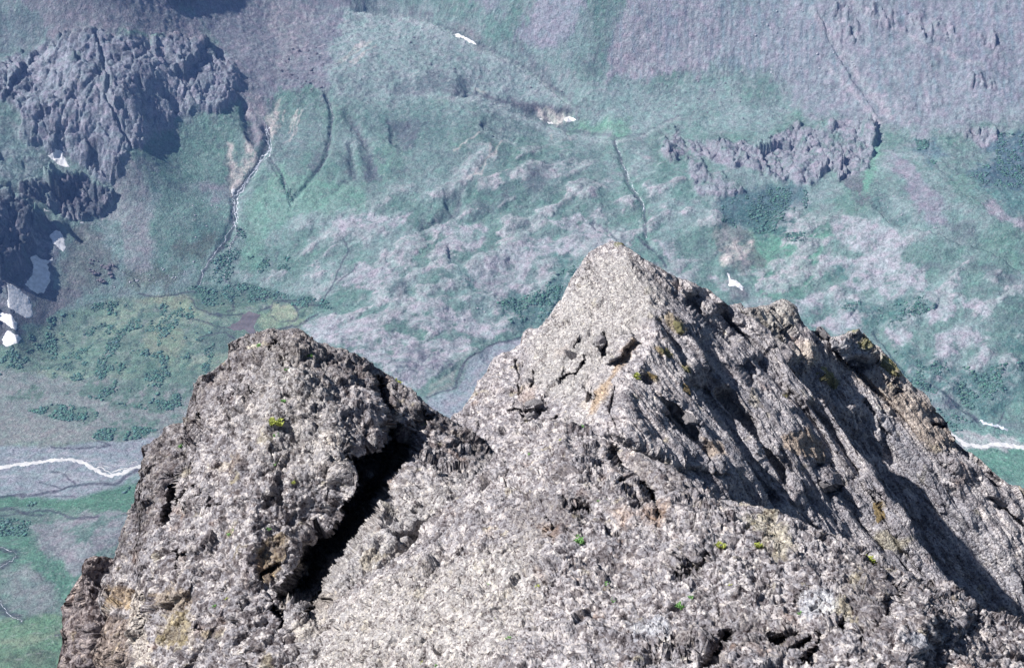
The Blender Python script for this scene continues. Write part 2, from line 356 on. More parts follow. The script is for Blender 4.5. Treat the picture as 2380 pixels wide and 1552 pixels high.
dome = np.clip(.62-k1, 0, 1)*(.5+kid)+np.clip(.6-e1, 0, 1)*.35
h += m_kn*dome*9
knl = knl*.85+(dome-.2)*.34+nA*.25
ocr = sstep(.0, .07, knl+nC*.16+nB*.16-.01)
h += m_kn*(knl*5+np.abs(knl)*2+ocr*.7*(1+nC*1.5))
# rubble and down-slope ribs on the screes
scr = sstep(95, 150, GZ)*(1-m_butt)
f1r, f2r, ridr = worley(np.stack([GX/6.5, GY/6.5, GX*0+.5], -1), 131); rub = (ridr.reshape(sh) > .62)*np.clip(.75-f1r.reshape(sh), 0, 1)
PSr = np.stack([(GX-GY*.12)/6.5, GY/38.], -1)+nB[..., None]*.9; rip = fbm(PSr, 3, 141, .6)
a_rip = rs(Fd.poly(Z(1600, 0, [(-300, 480), (0, 300), (300, -100), (2700, -100), (2700, 800), (1500, 780), (1100, 640), (420, 520)]), 20, 1.5))
h += scr*rub*3.0+a_rip*rip*3.4+(1-floor_)*(1-scr)*rub*.9
h += m_butt*(6+ridg*5+ridg2*3+nB*8+blk*9)+m_c2*(7+ridg*8+ridg2*4+blk*15)+m_c3*(20+ridg*8+ridg2*5+blk*13)+m_ct*(13+ridg2*9)
h += m_band*(4+ridg*5+ridg2*3+blk*9)+m_b2*(5+blk*6)+m_cr*(2+ridg2*4+ridg*3+fct(7, 26, 15)*9)
def bump_(pts, w, amt, warp=.5, **k): 
    global h
    h = h+rs(Fd.rib(pts, w, warp, **k))*amt
# crests beyond which the ground drops (drawn left to right: drop lies above them)
for pts, w, d in ((Z(800, 0, [(130, 60), (330, 85), (500, 95), (640, 140), (760, 200), (940, 290), (1100, 370), (1300, 480), (1450, 590), (1560, 690)]), 95, 30),
                  (Z(800, 0, [(780, 600), (940, 605), (1100, 660), (1250, 730), (1400, 800), (1520, 840), (1800, 880)]), 80, 24),
                  (Z(800, 0, [(950, 790), (1050, 850), (1190, 900)]), 30, 9),
                  (Z(1600, 0, [(1000, 0), (1100, 250), (1250, 500), (1450, 780)]), 50, 6),
                  (Z(1600, 500, [(1350, 0), (1500, 120), (1800, 180), (2100, 280), (2328, 420)]), 55, 14),
                  (Z(0, 500, [(720, 380), (830, 470), (900, 540)]), 30, 4)):
    m = rs(Fd.rib(pts, w, .5, left=True)); h = h-m*d
# gullies and stream cuts
gul = [(Z(0, 0, [(600, 230), (640, 330), (652, 420), (690, 520), (670, 600), (705, 700), (745, 780), (760, 830), (830, 930)]), 3.2, 8), (Z(0, 0, [(1030, 600), (1110, 660), (1115, 700)]), 8, 12),
       (Z(0, 0, [(0, 980), (180, 1080), (330, 1140), (560, 1150)]), 9, 8), (Z(0, 0, [(-40, 1150), (150, 1260), (330, 1390), (520, 1490)]), 9, 14),
       (Z(0, 0, [(2060, 600), (2100, 720), (2090, 880), (2050, 1020), (1980, 1110), (1860, 1240)]), 5, 4), (Z(0, 0, [(1700, 1000), (1760, 1090), (1850, 1280)]), 5, 3),
       (Z(0, 0, [(1680, 800), (1700, 900), (1600, 1080), (1480, 1240), (1480, 1400), (1400, 1560)]), 9, 5), (Z(0, 0, [(1540, 700), (1600, 880)]), 10, 8),
       (Z(0, 0, [(2200, 740), (2320, 900)]), 11, 5), (Z(800, 0, [(230, 930), (320, 1120)]), 12, 5), (Z(800, 0, [(150, 920), (170, 1100), (60, 1200)]), 8, 3.5),
       (Z(800, 0, [(0, 580), (30, 760), (0, 900)]), 4, 1.5),
       (Z(800, 0, [(1810, 880), (1850, 1000), (1900, 1150), (2000, 1320), (2010, 1500), (2050, 1600)]), 5, 3), (Z(800, 500, [(1680, 110), (1820, 220)]), 6, 6),
       (Z(1600, 0, [(1150, 260), (1300, 520), (1500, 700), (1650, 920), (1900, 1150), (2150, 1350)]), 5, 1.2),
       (Z(1600, 500, [(1400, 800), (1600, 1080), (1900, 1240), (2100, 1380)]), 7, 5), (Z(800, 0, [(1000, 300), (1250, 430), (1450, 560)]), 5, 3)]
for pts, w, d in gul: h = h-rs(Fd.line(pts, w, w*.8, .5))*d
shade_hollow = [(Z(800, 0, [(960, 600), (1150, 640), (1400, 670), (1530, 680), (1590, 750), (1500, 700), (1330, 745), (1200, 690), (1080, 650)]), 10),
                (Z(800, 0, [(480, 30), (660, 80), (640, 100), (540, 70)]), 8), (Z(800, 0, [(380, 780), (520, 800), (480, 950), (400, 900)]), 6), (Z(800, 0, [(740, 1220), (860, 1220), (850, 1350), (700, 1420), (600, 1450), (760, 1330)]), 7)]
for pts, d in shade_hollow: h = h-rs(Fd.poly(pts, 8, .6))*d
# shrub hummocks on the fan and the dark thickets
shr = fbm(P*np.array([1, .6])/9., 3, 61, .6)
for pts in snow_left: 
    ms_ = rs(Fd.poly(Z(0, 500, pts), 14, .3)); h = h*(1-ms_*.6)
ms_ = rs(Fd.poly(Z(0, 500, [(300, 90), (400, 60), (460, 180), (440, 330), (350, 580), (250, 740), (170, 930), (-60, 1000), (-60, 600), (30, 440), (150, 380), (240, 220)]), 12, .4)); h = h*(1-ms_*.93)+ms_*1.5
GZ = GZ+h
# shrub masks are needed for relief too
GP = np.stack([GX, GY, GZ], -1)
u1, v1, _ = project(GP)
Fc = Field(u1.ravel(), v1.ravel(), wA)

# ------------------------------------------------------------------ ground colours
KC = 1.0
def T(r, g, b):      # ground colour from the tone it shows in sun, through thin blue air
    c = s2l([r, g, b]); c = (c-np.array([.012, .022, .055]))*np.array([.62, .60, .60])*KC
    return np.clip(c, .01, .8)
col = np.empty(sh+(3,)); col[:] = T(118, 156, 158)
def mix(m, c, a=1.0):
    global col
    m = (rs(m) if m.ndim == 1 else m)*a
    col = col+(np.asarray(c)-col)*m[..., None]
GREEN = T(92, 150, 140); DKG = T(62, 118, 125); BRG = T(95, 178, 150); GGRY = T(140, 172, 178); PALE = T(182, 182, 200); LAV = T(160, 158, 186); PURP = T(146, 138, 168)
BROWN = T(120, 112, 128); ROCK = T(152, 156, 184); ROCKD = T(100, 104, 134); CREAM = T(214, 204, 200); GRAV = T(152, 163, 182); OLIVE = T(146, 168, 138); VG = T(88, 138, 128)
n1 = fbm(P/90., 4, 71); n2 = fbm(P/30., 4, 73, .6); n3 = fbm(P/11., 4, 75, .65); n4 = fbm(P/4.5, 2, 77)
# downhill streaks (the upper slopes): stretched along the fall line
PS = np.stack([GX/7., GY/60.], -1)+nB[..., None]*.8; strk = fbm(PS, 4, 81, .6)
mix(sstep(-.12, .22, n1+n2*.6), GGRY, .75)
mix(sstep(.0, .3, -n1+n2*.5), GREEN, .8)
mix(sstep(.05, .3, n3+n2*.5), DKG, .35)
pol = lambda x0, y0, pts, soft=12, w=1.5: Fc.poly(Z(x0, y0, pts) if x0 is not None else pts, soft, w)
# hill in the centre and the mid band: grey-green
mix(pol(800, 0, [(20, 60), (240, 0), (500, 40), (800, 150), (1100, 330), (1500, 600), (1560, 700), (1200, 620), (900, 600), (1300, 760), (1800, 880), (2328, 700), (2600, 760), (2600, 500), (1800, 600), (1560, 480), (1000, 230), (600, 30), (0, 560), (-60, 460)], 14), GGRY, .6)
mix(pol(800, 0, [(-40, 560), (40, 150), (240, 60), (560, 100), (1000, 320), (1560, 700), (1200, 690), (900, 610), (600, 620), (300, 640)], 16), T(150, 176, 184), .7)
# purple scree
for x0, pts, a, c in ((0, [(-100, -100), (1000, -100), (1250, 160), (1320, 280), (1000, 230), (600, 190), (320, 330), (280, 100), (-100, -60)], .9, T(150, 140, 168)),
                   (0, [(-100, 40), (260, 100), (330, 250), (100, 340), (-100, 420)], .7, T(112, 134, 152)),
                   (0, [(1250, -80), (2260, -80), (2080, 300), (2050, 580), (1900, 560), (1740, 560), (1700, 700), (1690, 830), (1640, 900), (1570, 800), (1510, 620), (1530, 480), (1400, 320), (1250, 130)], .95, T(138, 132, 164)),
                   (0, [(1650, 0), (2000, 0), (1950, 300), (1750, 520), (1700, 560), (1740, 300)], .6, T(158, 150, 172)),
                   (0, [(1530, 500), (1700, 700), (1690, 830), (1640, 900), (1550, 700)], .7, T(168, 160, 176)),
                   (0, [(1200, 1110), (1300, 1100), (1430, 1190), (1430, 1270), (1290, 1240)], .7, T(140, 138, 160)),
                   (0, [(880, 950), (960, 960), (990, 1100), (900, 1080)], .6, T(128, 128, 156)),
                   (0, [(720, 1150), (800, 1000), (860, 1010), (900, 1160), (960, 1350), (980, 1600), (860, 1800), (800, 1600), (740, 1380), (560, 1400), (690, 1330)], .75, T(158, 162, 176)),
                   (800, [(860, -80), (1080, -60), (1120, 110), (1060, 130), (900, 20)], .7, T(150, 154, 180)),
                   (800, [(1180, 240), (1330, 0), (1400, -80), (1640, -80), (1560, 200), (1440, 300), (1280, 280)], .85, T(158, 156, 186)),
                   (800, [(1760, 480), (1750, 330), (1830, 120), (1900, -80), (2400, -80), (2500, 300), (2380, 480), (2100, 470), (1900, 480)], .95, T(166, 160, 184)),
                   (1600, [(0, -80), (600, -80), (420, 100), (400, 440), (200, 440), (0, 470)], .6, T(160, 158, 186))):
    mix(pol(x0, 0, pts, 9, 2.0), c, a)
mix(pol(1600, 0, [(900, -80), (2500, -80), (2500, 760), (2100, 760), (1900, 800), (1650, 880), (1400, 760), (1000, 760), (700, 440), (420, 430), (420, 60)], 25, 2), T(154, 157, 182), .8)
mix(pol(1600, 0, [(1500, -80), (2500, -80), (2500, 500), (2200, 640), (1900, 420), (1500, 200)], 30, 2), T(144, 142, 173), .7)
ms = pol(800, 0, [(1700, 500), (1850, 0), (2400, -80), (4400, -80), (4400, 650), (3600, 760), (3000, 480), (2300, 480)], 20, 2)
mix(rs(ms)*sstep(.02, .22, strk), T(112, 150, 172), .55); mix(rs(ms)*sstep(.12, .3, -strk), T(176, 172, 196), .5)
# pale paths of scree
for pts, w in ((Z(1600, 0, [(980, 60), (1130, 250), (1260, 450), (1420, 640), (1480, 720)]), 9), (Z(1600, 0, [(1100, 430), (1250, 600), (1410, 780)]), 6), (Z(1600, 0, [(1230, 0), (1500, 180), (1800, 320), (2060, 420)]), 5)):
    mix(Fc.line(pts, w, 5, .8), T(178, 174, 192), .7)
mix(pol(1600, 0, [(1450, 980), (1560, 960), (1700, 1150), (1830, 1330), (1850, 1440), (1740, 1400), (1600, 1240)], 12, 2), T(158, 150, 180), .85)
mix(pol(1600, 0, [(2060, 1290), (2130, 1280), (2328, 1400), (2500, 1480), (2500, 1540), (2280, 1430), (2110, 1340)], 6, 1), T(166, 152, 182), .9)
# greens
for x0, y0, pts, c, a in ((0, 0, [(1000, 840), (1120, 760), (1500, 680), (1560, 800), (1440, 900), (1460, 1100), (1400, 1200), (1180, 1120), (1000, 1080), (880, 960)], GREEN, .75),
        (0, 0, [(1050, 1150), (1250, 1260), (1440, 1290), (1440, 1480), (1300, 1700), (1000, 1750), (940, 1450)], GREEN, .6),
        (0, 0, [(1230, 1420), (1400, 1370), (1420, 1500), (1300, 1600), (1180, 1560)], DKG, .5),
        (0, 500, [(1070, 250), (1350, 180), (1380, 250), (1280, 350), (1100, 340)], T(98, 110, 112), .7),
        (0, 500, [(760, 450), (1000, 380), (1120, 430), (1060, 500), (800, 540)], T(104, 118, 108), .6),
        (0, 0, [(1560, 1250), (1700, 1050), (1800, 1100), (1990, 1100), (2120, 1150), (2328, 1200), (2328, 1330), (1900, 1350), (1700, 1500), (1600, 1700), (1500, 1700)], BRG, .5),
        (800, 0, [(160, 720), (560, 640), (860, 720), (700, 900), (460, 950), (340, 860)], T(92, 140, 142), .7),
        (800, 0, [(350, 790), (580, 760), (540, 920), (420, 880)], T(88, 100, 128), .6),
        (800, 0, [(960, 60), (1200, 110), (1180, 260), (1000, 250)], T(98, 160, 152), .6),
        (800, 0, [(1560, 770), (1900, 750), (1900, 840), (1800, 870), (1500, 810)], T(100, 172, 148), .85),
        (800, 0, [(1290, 880), (1500, 860), (1560, 960), (1300, 960)], T(106, 160, 150), .6),
        (800, 0, [(1130, 1100), (1300, 1000), (1400, 1060), (1250, 1250), (1080, 1350), (900, 1350)], T(102, 142, 150), .6),
        (800, 0, [(1820, 900), (1990, 1180), (2060, 1400), (2050, 1560), (1900, 1560), (1850, 1200)], T(96, 156, 146), .6),
        (1600, 0, [(1380, 860), (1420, 900), (1400, 1090), (1330, 1180), (1270, 1150), (1370, 1000)], T(96, 184, 156), .8),
        (1600, 0, [(200, 800), (320, 830), (320, 870), (200, 880)], T(92, 165, 150), .5),
        (1600, 0, [(190, 1000), (240, 1180), (290, 1260), (120, 1260), (60, 1100)], T(92, 158, 150), .6),
        (1600, 0, [(380, 1270), (560, 1200), (740, 1180), (970, 1200), (960, 1310), (820, 1350), (790, 1470), (600, 1480), (420, 1400)], T(66, 122, 138), .85),
        (1600, 0, [(1640, 880), (1780, 880), (1830, 980), (1760, 1040), (1660, 960)], T(72, 128, 148), .8),
        (1600, 0, [(2160, 830), (2400, 850), (2400, 1200), (2230, 1190), (2080, 1170), (1960, 1100), (2150, 1000), (2060, 900)], T(62, 112, 142), .8),
        (1600, 0, [(2000, 1160), (2228, 1190), (2500, 1250), (2500, 1420), (2200, 1310), (2050, 1230)], T(78, 148, 150), .85),
        (1600, 0, [(1380, 1180), (1500, 1330), (1640, 1400), (1550, 1440), (1380, 1350)], T(84, 132, 138), .6),
        (1600, 500, [(480, 220), (700, 60), (900, 170), (1110, 130), (1080, 300), (1010, 440), (1000, 540), (700, 620), (640, 500), (640, 360)], T(86, 172, 146), .8),
        (1600, 500, [(480, 20), (800, 30), (950, 180), (830, 230), (560, 190)], T(60, 122, 128), .75),
        (1600, 500, [(-100, 330), (200, 360), (420, 420), (420, 580), (100, 420)], T(92, 156, 144), .6)):
    mix(pol(x0, y0, pts, 12, 1.8), c, a)
# pale ice-smoothed outcrops on the knolls with green between
oc = sstep(-.01, .06, knl+nC*.16+nB*.16+n3*.06-.01)
mix(m_kn*sstep(.02, .2, -knl-n2*.3), T(92, 148, 142), .7)
mix(m_kn*oc, T(168, 180, 190), .75); mix(m_kn*oc*sstep(-.02, .2, n3+n2*.4), T(188, 186, 200), .7)
for x0, y0, pts in ((800, 500, [(40, 110), (150, 60), (240, 90), (170, 140), (90, 170)]), (800, 500, [(240, 150), (290, 30), (350, 90), (550, 40), (500, 120), (370, 130)]),
        (800, 500, [(620, 190), (720, 130), (860, 110), (1020, 140), (1000, 190), (760, 200)]), (800, 500, [(640, 300), (700, 240), (850, 200), (1030, 245), (980, 280), (760, 300)]),
        (800, 500, [(900, 430), (980, 350), (1150, 240), (1280, 200), (1400, 200), (1600, 240), (1580, 330), (1400, 280), (1320, 340), (1230, 470), (1280, 580), (1150, 590), (1020, 560), (940, 500)]),
        (800, 500, [(1370, 80), (1620, 70), (1780, 170), (1700, 220), (1500, 150)]), (800, 500, [(40, 450), (250, 380), (400, 400), (430, 480), (300, 540), (60, 520)]),
        (800, 500, [(480, 240), (560, 200), (560, 280), (460, 300)]), (800, 500, [(400, 720), (640, 610), (900, 680), (900, 720), (1180, 800), (1000, 840), (640, 790)]),
        (800, 500, [(-160, 760), (130, 700), (350, 770), (600, 850), (900, 860), (900, 920), (740, 960), (620, 1120), (520, 1160), (200, 920), (-100, 850)]),
        (1600, 500, [(1040, 400), (1110, 330), (1300, 340), (1420, 300), (1700, 400), (1720, 560), (1560, 540), (1480, 610), (1400, 560), (1400, 500), (1280, 540), (1180, 500), (1240, 440), (1150, 400)]),
        (1600, 500, [(1110, 100), (1280, 60), (1420, 120), (1560, 200), (1560, 340), (1350, 330), (1130, 200)]),
        (1600, 500, [(1720, 700), (1780, 610), (1880, 640), (1890, 720), (1770, 740)]), (1600, 500, [(1910, 590), (2090, 590), (2140, 700), (2050, 710)]),
        (1600, 500, [(890, 590), (1000, 570), (1100, 590), (1000, 660), (940, 640)]), (1600, 500, [(980, 770), (1140, 640), (1230, 650), (1320, 790), (1150, 810)]),
        (1600, 500, [(830, 610), (900, 640), (940, 690), (880, 690)]), (1600, 500, [(1440, 770), (1560, 780), (1640, 880), (1560, 900), (1460, 820)]),
        (1600, 500, [(2010, 900), (2090, 880), (2070, 1020), (2030, 1000)]), (1600, 500, [(1740, 860), (1980, 760), (2100, 830), (2000, 900), (1850, 960), (1760, 960)]),
        (1600, 500, [(0, 230), (80, 230), (190, 330), (180, 370), (100, 350), (20, 300)]), (1600, 500, [(340, 460), (400, 450), (440, 520), (420, 540)])):
    mm = rs(pol(x0, y0, pts, 5, 1.4))
    mix(mm*sstep(-.35, .0, n3+n2*.3), T(182, 182, 200), .85)
for x0, y0, pts in ((800, 500, [(1060, 640), (1120, 570), (1200, 600), (1330, 540), (1500, 400), (1590, 380), (1460, 600), (1370, 740), (1150, 750)]), (800, 500, [(1390, 300), (1550, 320), (1540, 380), (1420, 380)]),
        (800, 500, [(840, 430), (900, 430), (960, 540), (850, 520)]), (800, 500, [(430, 500), (530, 500), (480, 590), (370, 600)]),
        (1600, 500, [(1080, 380), (1250, 390), (1260, 440), (1120, 470)]), (1600, 500, [(960, 700), (1300, 600), (1460, 720), (1360, 780), (1240, 660), (1100, 660)]),
        (1600, 500, [(1400, 660), (1740, 560), (1780, 650), (1500, 760)]), (1600, 500, [(1500, 920), (1760, 980), (2040, 1040), (2400, 960), (2400, 1180), (2100, 1320), (1900, 1260), (1600, 1120)]),
        (1600, 500, [(2150, 830), (2400, 780), (2400, 960), (2200, 930)]), (1600, 500, [(1600, 1150), (1900, 1300), (2060, 1420), (1880, 1430), (1760, 1260)])):
    mm = rs(pol(x0, y0, pts, 10, 2.2)); mix(mm*sstep(-.22, .05, n3+n2*.5), T(66, 132, 134), .85)
# rock faces
for m, c in ((rs(Fc.poly(a_butt, 6, 1.2)), ROCK), (rs(Fc.poly(a_cliff2, 5, 1)), ROCKD), (rs(Fc.poly(a_cliff3, 6, 1)), ROCKD), (rs(Fc.poly(a_ctop, 5, 1)), ROCKD)):
    mix(m, c, .9); mix(m*sstep(.0, .25, n2+n3*.4), T(176, 176, 198), .6); mix(m*sstep(.1, .35, n1+n2), T(96, 132, 142), .6); mix(m*sstep(.15, .3, -n2+n3*.6), T(88, 84, 112), .5)
for m in (rs(Fc.poly(a_band, 5, 1.3)), rs(Fc.poly(a_band2, 4, 1)), rs(sum(Fc.poly(q, 6, 1.4) for q in a_crags))):
    m = np.minimum(m, 1); mix(m*sstep(-.28, .02, n2+n3*.5), T(160, 158, 184), .8); mix(m*sstep(.05, .25, n3), T(178, 170, 192), .5)
for x0, y0, pts in ((800, 0, [(130, 720), (200, 760), (260, 920), (200, 900)]), (800, 0, [(230, 930), (320, 1000), (330, 1140), (250, 1130), (210, 1010)]), (800, 0, [(120, 930), (170, 960), (180, 1090), (140, 1160), (110, 1060)]), (800, 0, [(340, 800), (420, 760), (600, 770), (560, 840), (500, 940), (430, 960), (400, 870)]),
        (800, 0, [(740, 1220), (860, 1210), (870, 1290), (800, 1360), (700, 1420), (560, 1440), (640, 1370), (760, 1340), (800, 1280)]), (800, 0, [(1240, 1040), (1400, 1020), (1390, 1150), (1300, 1240), (1250, 1180)]), (800, 0, [(900, 1350), (1080, 1280), (1160, 1180), (1180, 1230), (1060, 1340), (920, 1390)]), (800, 0, [(420, 1070), (520, 1080), (500, 1110), (440, 1100)]),
        (800, 0, [(640, 450), (900, 520), (880, 590), (620, 580), (400, 640), (480, 540)]), (800, 0, [(1180, 250), (1500, 560), (1560, 640), (1440, 560), (1260, 440)]), (800, 500, [(440, 440), (520, 480), (530, 560), (380, 590), (420, 500)]), (1600, 500, [(1690, 360), (1860, 430), (1740, 430), (1640, 400)]), (1600, 500, [(2000, 380), (2200, 420), (2328, 480), (2100, 470)]), (0, 0, [(1960, 940), (2040, 960), (2030, 1060), (1960, 1110), (1940, 1040)])):
    mix(pol(x0, y0, pts, 9, 1.6), T(96, 112, 132), .6)
# brown earth
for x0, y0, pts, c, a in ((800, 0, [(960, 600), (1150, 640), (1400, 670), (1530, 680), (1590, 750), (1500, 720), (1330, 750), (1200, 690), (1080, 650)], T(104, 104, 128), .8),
        (800, 0, [(480, 30), (660, 80), (660, 100), (540, 80)], T(112, 108, 132), .8), (800, 0, [(760, 180), (860, 160), (940, 230), (960, 300), (860, 240)], T(140, 138, 152), .7),
        (800, 0, [(230, 940), (310, 990), (320, 1140), (240, 1110)], T(100, 112, 136), .7), (0, 0, [(2190, 740), (2328, 880), (2328, 920), (2240, 830)], T(104, 112, 134), .6),
        (0, 0, [(1540, 690), (1620, 860), (1610, 940), (1560, 900)], T(96, 98, 124), .7), (0, 0, [(1430, 900), (1460, 1030), (1500, 1120), (1460, 1200), (1430, 1250), (1440, 1080)], T(112, 108, 124), .6),
        (0, 500, [(420, 150), (560, 130), (640, 250), (740, 380), (700, 470), (600, 510), (560, 540), (400, 560), (340, 400), (420, 300)], T(118, 124, 132), .7),
        (0, 500, [(330, 500), (400, 540), (560, 560), (380, 680), (140, 800), (150, 840), (40, 900), (-80, 960), (-80, 700), (200, 640)], T(116, 112, 134), .75),
        (1600, 500, [(400, 100), (640, 250), (700, 340), (600, 420), (480, 380), (360, 230)], T(120, 128, 132), .6), (1600, 500, [(440, 440), (560, 540), (600, 560), (440, 600)], T(140, 138, 152), .7),
        (1600, 0, [(1170, 1110), (1320, 1100), (1260, 1180), (1400, 1280), (1300, 1260)], T(112, 112, 134), .8), (1600, 0, [(1840, 1420), (2040, 1410), (2030, 1500), (1900, 1520)], T(100, 124, 136), .6)):
    mix(pol(x0, y0, pts, 7, 1.6), c, a)
# cream landslips
for x0, y0, pts in ((0, 0, [(1435, 900), (1470, 890), (1500, 1000), (1550, 1060), (1560, 1100), (1500, 1210), (1450, 1240), (1470, 1150), (1460, 1020)]), (0, 0, [(1555, 890), (1610, 930), (1615, 1020), (1570, 1100), (1545, 1070), (1560, 980)]),
        (1600, 500, [(420, 290), (460, 240), (520, 260), (600, 240), (620, 290), (560, 330), (480, 340), (440, 400), (415, 350)]),
        (800, 0, [(1320, 700), (1400, 685), (1530, 735), (1500, 775), (1430, 790), (1330, 750)]), (0, 0, [(1700, 730), (1760, 640), (1770, 700), (1720, 900), (1700, 880)])):
    mm = rs(pol(x0, y0, pts, 6, 1.2)); mix(mm*sstep(-.5, -.15, n4+n3), CREAM, .9)
# crests: pale top and dark dip beyond, part soil and heath, part painted shading
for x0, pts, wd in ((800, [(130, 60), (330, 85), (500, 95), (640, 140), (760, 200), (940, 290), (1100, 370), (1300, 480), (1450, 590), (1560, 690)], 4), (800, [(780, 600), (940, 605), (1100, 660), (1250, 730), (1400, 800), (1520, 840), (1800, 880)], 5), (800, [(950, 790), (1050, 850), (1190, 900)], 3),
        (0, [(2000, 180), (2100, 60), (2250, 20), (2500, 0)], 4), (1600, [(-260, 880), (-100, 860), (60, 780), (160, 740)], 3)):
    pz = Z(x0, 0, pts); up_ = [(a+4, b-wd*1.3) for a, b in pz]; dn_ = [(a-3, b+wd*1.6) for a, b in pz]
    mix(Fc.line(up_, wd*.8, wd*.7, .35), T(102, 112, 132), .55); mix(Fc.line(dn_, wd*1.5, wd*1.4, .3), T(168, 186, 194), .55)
# short pale turf stripes, running up to the right
q_ = np.stack([(GX*ca+GY*sa)/30., (-GX*sa+GY*ca)/3.2], -1)+n2[..., None]*.8; stp = fbm(q_, 2, 151)
zst = rs(pol(800, 0, [(-700, 600), (0, 100), (500, 60), (1500, 600), (1700, 860), (1300, 1100), (400, 1000), (-300, 1100)], 30, 2))
mix(zst*sstep(.22, .34, stp)*sstep(.02, .2, n1+n2*.6), T(190, 194, 202), .55)
mix(zst*sstep(.24, .36, -stp)*sstep(-.1, .2, -n2), T(104, 128, 144), .5)
# darker ground tone in the dips
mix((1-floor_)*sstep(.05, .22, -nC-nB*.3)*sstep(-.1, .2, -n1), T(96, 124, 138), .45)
mix(scr*rub*.9, T(176, 176, 194), .5)
# pale turf stripes
for x0, pts in ((0, [(1880, 690), (1810, 830)]), (0, [(1900, 700), (1860, 850)]), (0, [(1870, 730), (1830, 890)]), (0, [(1800, 700), (1790, 760)]), (0, [(2328, 260), (2140, 400)]), (800, [(220, 270), (60, 390)]), (800, [(300, 280), (130, 400)]),
        (800, [(240, 330), (160, 400)]), (800, [(1030, 910), (980, 1090), (870, 1120)]), (800, [(1110, 880), (1040, 980)]), (800, [(960, 840), (790, 950)]), (800, [(1060, 940), (920, 1100)]), (800, [(1370, 690), (1330, 740)]), (800, [(1410, 840), (1420, 870)]), (800, [(1520, 850), (1530, 880)]), (800, [(1010, 590), (930, 560)])):
    mix(Fc.line(Z(x0, 0, pts), 2.2, 2, .6), T(206, 200, 198), .7)
# valley floor
fl = Fc.poly([(-500, 1000), (-500, 880), (0, 815), (130, 735), (280, 690), (450, 682), (620, 685), (740, 710), (650, 780), (560, 860), (480, 1060), (200, 1040)], 8, .7)
mix(fl, T(108, 150, 136), .95); mix(rs(fl)*sstep(-.05, .2, n1+n2*.5), T(140, 168, 146), .7); mix(rs(fl)*sstep(.05, .2, shr+n3*.2), T(78, 122, 122), .8); mix(rs(fl)*sstep(.1, .3, n3-n2), T(140, 158, 158), .5)
for x0, y0, pts, c, a in ((0, 500, [(860, 590), (1100, 560), (1220, 600), (1200, 640), (1330, 690), (1200, 700), (1080, 640), (900, 620)], OLIVE, .8), (0, 500, [(1180, 640), (1450, 600), (1500, 680), (1300, 690)], T(120, 158, 140), .6),
        (0, 500, [(1710, 640), (1850, 640), (1885, 680), (1860, 730), (1760, 740), (1700, 700)], T(168, 180, 146), .85), (0, 500, [(1620, 690), (1720, 660), (1900, 720), (1960, 680), (1880, 760), (1650, 800)], T(140, 170, 138), .8),
        (0, 500, [(950, 760), (1150, 780), (1180, 900), (1050, 1040), (1000, 980), (920, 880)], OLIVE, .6), (0, 500, [(1180, 520), (1500, 480), (1800, 560), (2060, 600), (2100, 660), (1900, 640), (1640, 610), (1300, 640), (1200, 580)], T(78, 126, 126), .8),
        (0, 500, [(1200, 600), (1400, 540), (1640, 610), (1500, 650), (1450, 720), (1250, 640)], T(84, 130, 122), .6),
        (0, 500, [(1250, 780), (1480, 790), (1500, 860), (1440, 940), (1280, 900)], T(92, 130, 130), .7),
        (0, 500, [(-100, 1040), (200, 1060), (460, 1110), (560, 1090), (900, 1130), (1260, 1130), (1260, 1300), (1000, 1480), (500, 1500), (-100, 1500)], T(142, 154, 160), .9)):
    mix(pol(x0, y0, pts, 6, 1.2), c, a)
low = rs(Fc.poly(Z(0, 500, [(-100, 1040), (300, 1060), (1260, 1100), (1260, 1500), (-100, 1520)]), 10, 1))
for x0, y0, pts in ((0, 500, [(180, 1300), (330, 1260), (500, 1260), (640, 1320), (560, 1370), (380, 1360), (240, 1320)]), (0, 500, [(560, 1470), (640, 1410), (900, 1400), (1000, 1420), (860, 1480), (680, 1490)]),
        (0, 500, [(400, 1190), (540, 1100), (900, 1130), (1240, 1130), (1240, 1200), (1160, 1300), (900, 1290), (800, 1330), (620, 1220)]), (0, 500, [(40, 1180), (250, 1150), (340, 1190), (180, 1240), (60, 1230)]),
        (0, 500, [(640, 1360), (900, 1340), (1180, 1360), (1000, 1400), (700, 1390)]), (0, 500, [(840, 940), (1250, 1000), (1260, 1140), (900, 1100)])):
    mm = rs(pol(x0, y0, pts, 5, 1.6)); mix(mm*sstep(-.2, .05, shr+n3*.4), T(88, 136, 126), .85)
# gravel flats of the braided river
a_grav = Z(0, 1030, [(-300, 130), (0, 150), (60, 150), (180, 160), (380, 160), (480, 140), (680, 130), (760, 120), (1000, 90), (1100, 90), (1000, 300), (900, 300), (760, 390), (640, 420), (430, 490), (200, 475), (0, 465), (-300, 465)])
a_grav2 = Z(800, 500, [(1300, 800), (1160, 860), (1060, 870), (940, 950), (900, 970), (860, 1100), (820, 1170), (640, 1220), (600, 1300), (800, 1500), (1000, 1300), (1300, 1000)])
mix(pol(0, 1030, [(-300, -60), (0, -40), (400, 0), (700, 60), (700, 130), (400, 170), (0, 170), (-300, 180)], 10, 1.5), T(150, 156, 160), .6)
mix(Fc.poly(a_grav, 4, .5), T(152, 164, 184), .95); mix(Fc.poly(a_grav2, 3, .4), T(156, 170, 190), .95)
mix(pol(800, 500, [(640, 1090), (740, 1040), (900, 940), (1060, 860), (1200, 830), (1060, 870), (920, 950), (860, 980), (820, 1100), (760, 1160), (600, 1200), (560, 1180)], 4, .5), T(104, 152, 146), .9)
mix(Fc.line(Z(800, 500, [(640, 1150), (720, 1110), (800, 1060), (780, 1130), (640, 1190)]), 5, 4, .6), T(150, 160, 160), .7)
